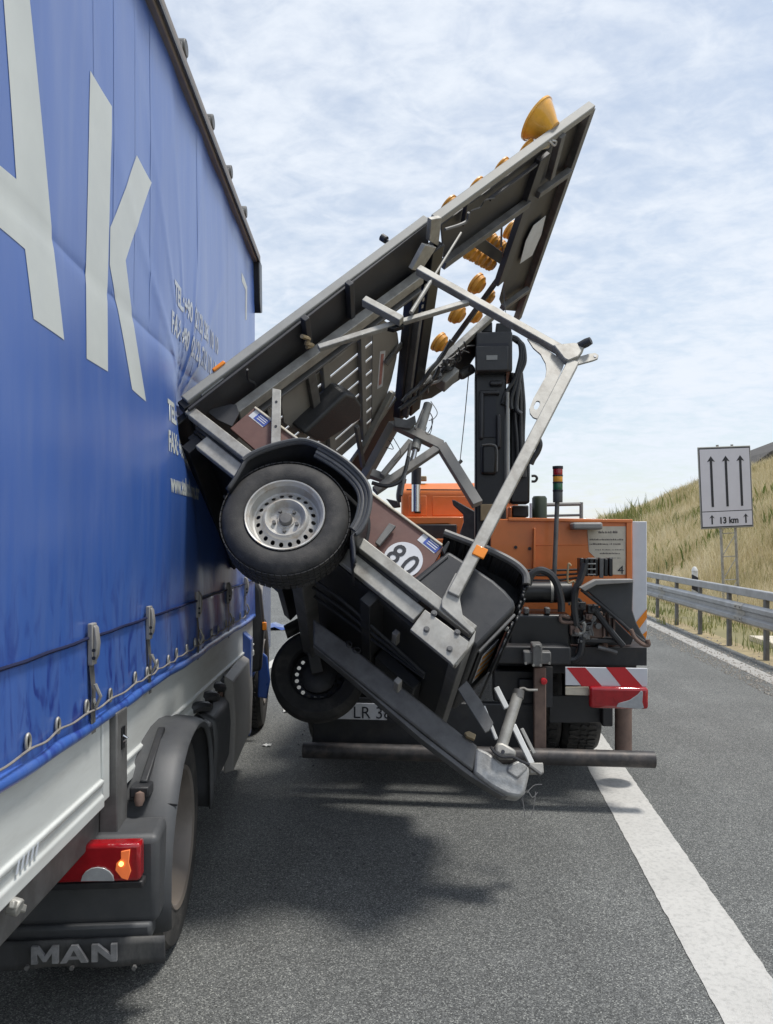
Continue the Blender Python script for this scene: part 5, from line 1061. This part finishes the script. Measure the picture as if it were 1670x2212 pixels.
MB().prism([(-.055, 0, .45), (.055, 0, .45), (.055, .04, .45), (0, .08, .45), (-.055, .04, .45)], (0, 0, .67)).out('post', 'white', dp, bevel=.01)
MB().lathe([(.0001, .09), (.03, .08), (.055, .03), (.058, 0), (.0001, 0)], (0, .03, 1.12), (0, 0, 1), 16).out('cap', 'white', dp, smooth=True)
MB().prism([(-.057, -.003, .78), (.057, -.003, .72), (.057, -.003, 1.0), (-.057, -.003, 1.06)], (0, .03, 0)).out('black_band', 'ink', dp)
MB().box((-.016, -.007, .84), (.016, -.003, .96)).out('reflector', 'refl_white', dp)
# sign
SY = 17.0
MS = Matrix.Translation(((1565-835)/F*SY, SY, 0)) @ Matrix.Rotation(R(5), 4, 'Z') @ Matrix.Rotation(R(-2.6), 4, 'Y'); MSi = MS.inverted()
sg = empty('road_sign', MS); tag(sg, 'white road sign with three black arrows and 13 km on a lattice post', 'road sign')
def S(p, y=0.): return hit(MSi, p[0], p[1], 1, y)
zsn = zc(1700, 1080, 1670/220)
sa, sb = S(zsn(238, 232)), S(zsn(1305, 1770))
sgw = [S(zsn(*p)) for p in ((238, 240), (1235, 190), (1318, 1740), (325, 1778))]
cx_ = sum(q.x for q in sgw)/4; hw = .5*((sgw[1].x-sgw[0].x)+(sgw[2].x-sgw[3].x))/2; zt1 = (sgw[0].z+sgw[1].z)/2; zb1 = (sgw[2].z+sgw[3].z)/2
pan = MB().box((cx_-hw, 0, zb1), (cx_+hw, .03, zt1)).out('panel', 'alu', sg, bevel=.012)
def sbox(name, x0, x1, z0, z1, m, y=-.004): return MB().box((cx_+x0*hw, y, zb1+(zt1-zb1)*z0), (cx_+x1*hw, y+.002, zb1+(zt1-zb1)*z1)).out(name, m, pan)
sbox('black_border', -.965, .965, .016, .984, 'ink', -.003); sbox('main_face', -.94, .94, .215, .970, 'sign_white', -.006); sbox('distance_face', -.94, .94, .028, .205, 'sign_white', -.006)
def arrow(xc, z0, z1, hw_, hd_, sw):
    H = zt1-zb1; P = [(xc-sw, z0), (xc+sw, z0), (xc+sw, z1-hd_), (xc+hw_, z1-hd_-.012), (xc, z1), (xc-hw_, z1-hd_-.012), (xc-sw, z1-hd_)]
    MB().prism([(cx_+x*hw, -.009, zb1+H*z) for x, z in P], (0, .002, 0)).out('arrow', 'ink', pan)
for x in (-.53, .03, .58): arrow(x, .265, .885, .15, .06, .046)
for x in (-.58, .70): arrow(x, .055, .17, .10, .032, .028)
H = zt1-zb1; t_ = text('lettering', '13 km', .20*.98, 'ink', pan, (cx_+.05*hw, -.009, zb1+H*.062), (1, 0, 0), (0, 0, 1), .92, 'CENTER', bold=.007)
k_ = .095*H/.14
for x in (-.12, .22): MB().tube([(cx_+x, .07, 0), (cx_+x, .07, zt1+.04)], .03, 10).out('post', 'galv', sg, smooth=True)
for z_ in np.arange(.3, zb1, .52):
    MB().tube([(cx_-.12, .07, z_), (cx_+.22, .07, z_)], .012, 6).out('rung', 'galv', sg); MB().tube([(cx_-.12, .07, z_), (cx_+.22, .07, z_+.5)], .009, 6).out('lattice', 'galv', sg)

# ------------------------------------------------------------------ debris on the road
def ground(px, py): Y = F*CH/(py-HY); return V(((px-CX)/F*Y, Y, 0))
def scrap(name, px, py, wd, ln, ht, m, label, cat, sd_):
    r_ = random.Random(sd_); c = ground(px, py); n = 7; vs = []
    for j in range(4):
        for i in range(n):
            u, v = i/(n-1)-.5, j/3-.5; e_ = 1-.35*abs(v)*r_.random()
            vs.append((c.x+u*wd*e_+r_.uniform(-.01, .01)*wd, c.y+v*ln+r_.uniform(-.04, .04)*ln, .006+ht*max(0, r_.uniform(-.2, 1))))
    o = MB().add(vs, [(j*n+i, j*n+i+1, (j+1)*n+i+1, (j+1)*n+i) for j in range(3) for i in range(n-1)]).out(name, m, None, smooth=True)
    s = o.modifiers.new('solid', 'SOLIDIFY'); s.thickness = .004; return tag(o, label, cat, 'debris on the road')
scrap('tarp_scrap', 600, 1357, .75, .8, .10, 'tractor_blue', 'crumpled blue scrap lying far ahead on the sunlit road', 'debris', 1)
scrap('paper_scrap', 627, 1536, .14, .16, .07, 'white', 'white scrap lying beside the far trailer wheel', 'debris', 2)
scrap('paper_scrap', 577, 1612, .07, .05, .015, 'white', 'small white scrap on the road between blue truck and bar', 'debris', 3)
scrap('plastic_shard', 552, 1555, .16, .10, .03, 'plastic', 'dark plastic shard beside the blue truck side skirt', 'debris', 4)
scrap('plastic_shard', 600, 1461, .12, .12, .05, 'plastic', 'dark shard just left of the far trailer wheel', 'debris', 5)
scrap('plastic_shard', 700, 1552, .14, .16, .03, 'plastic', 'black shard on the ground under the far trailer wheel', 'debris', 6)
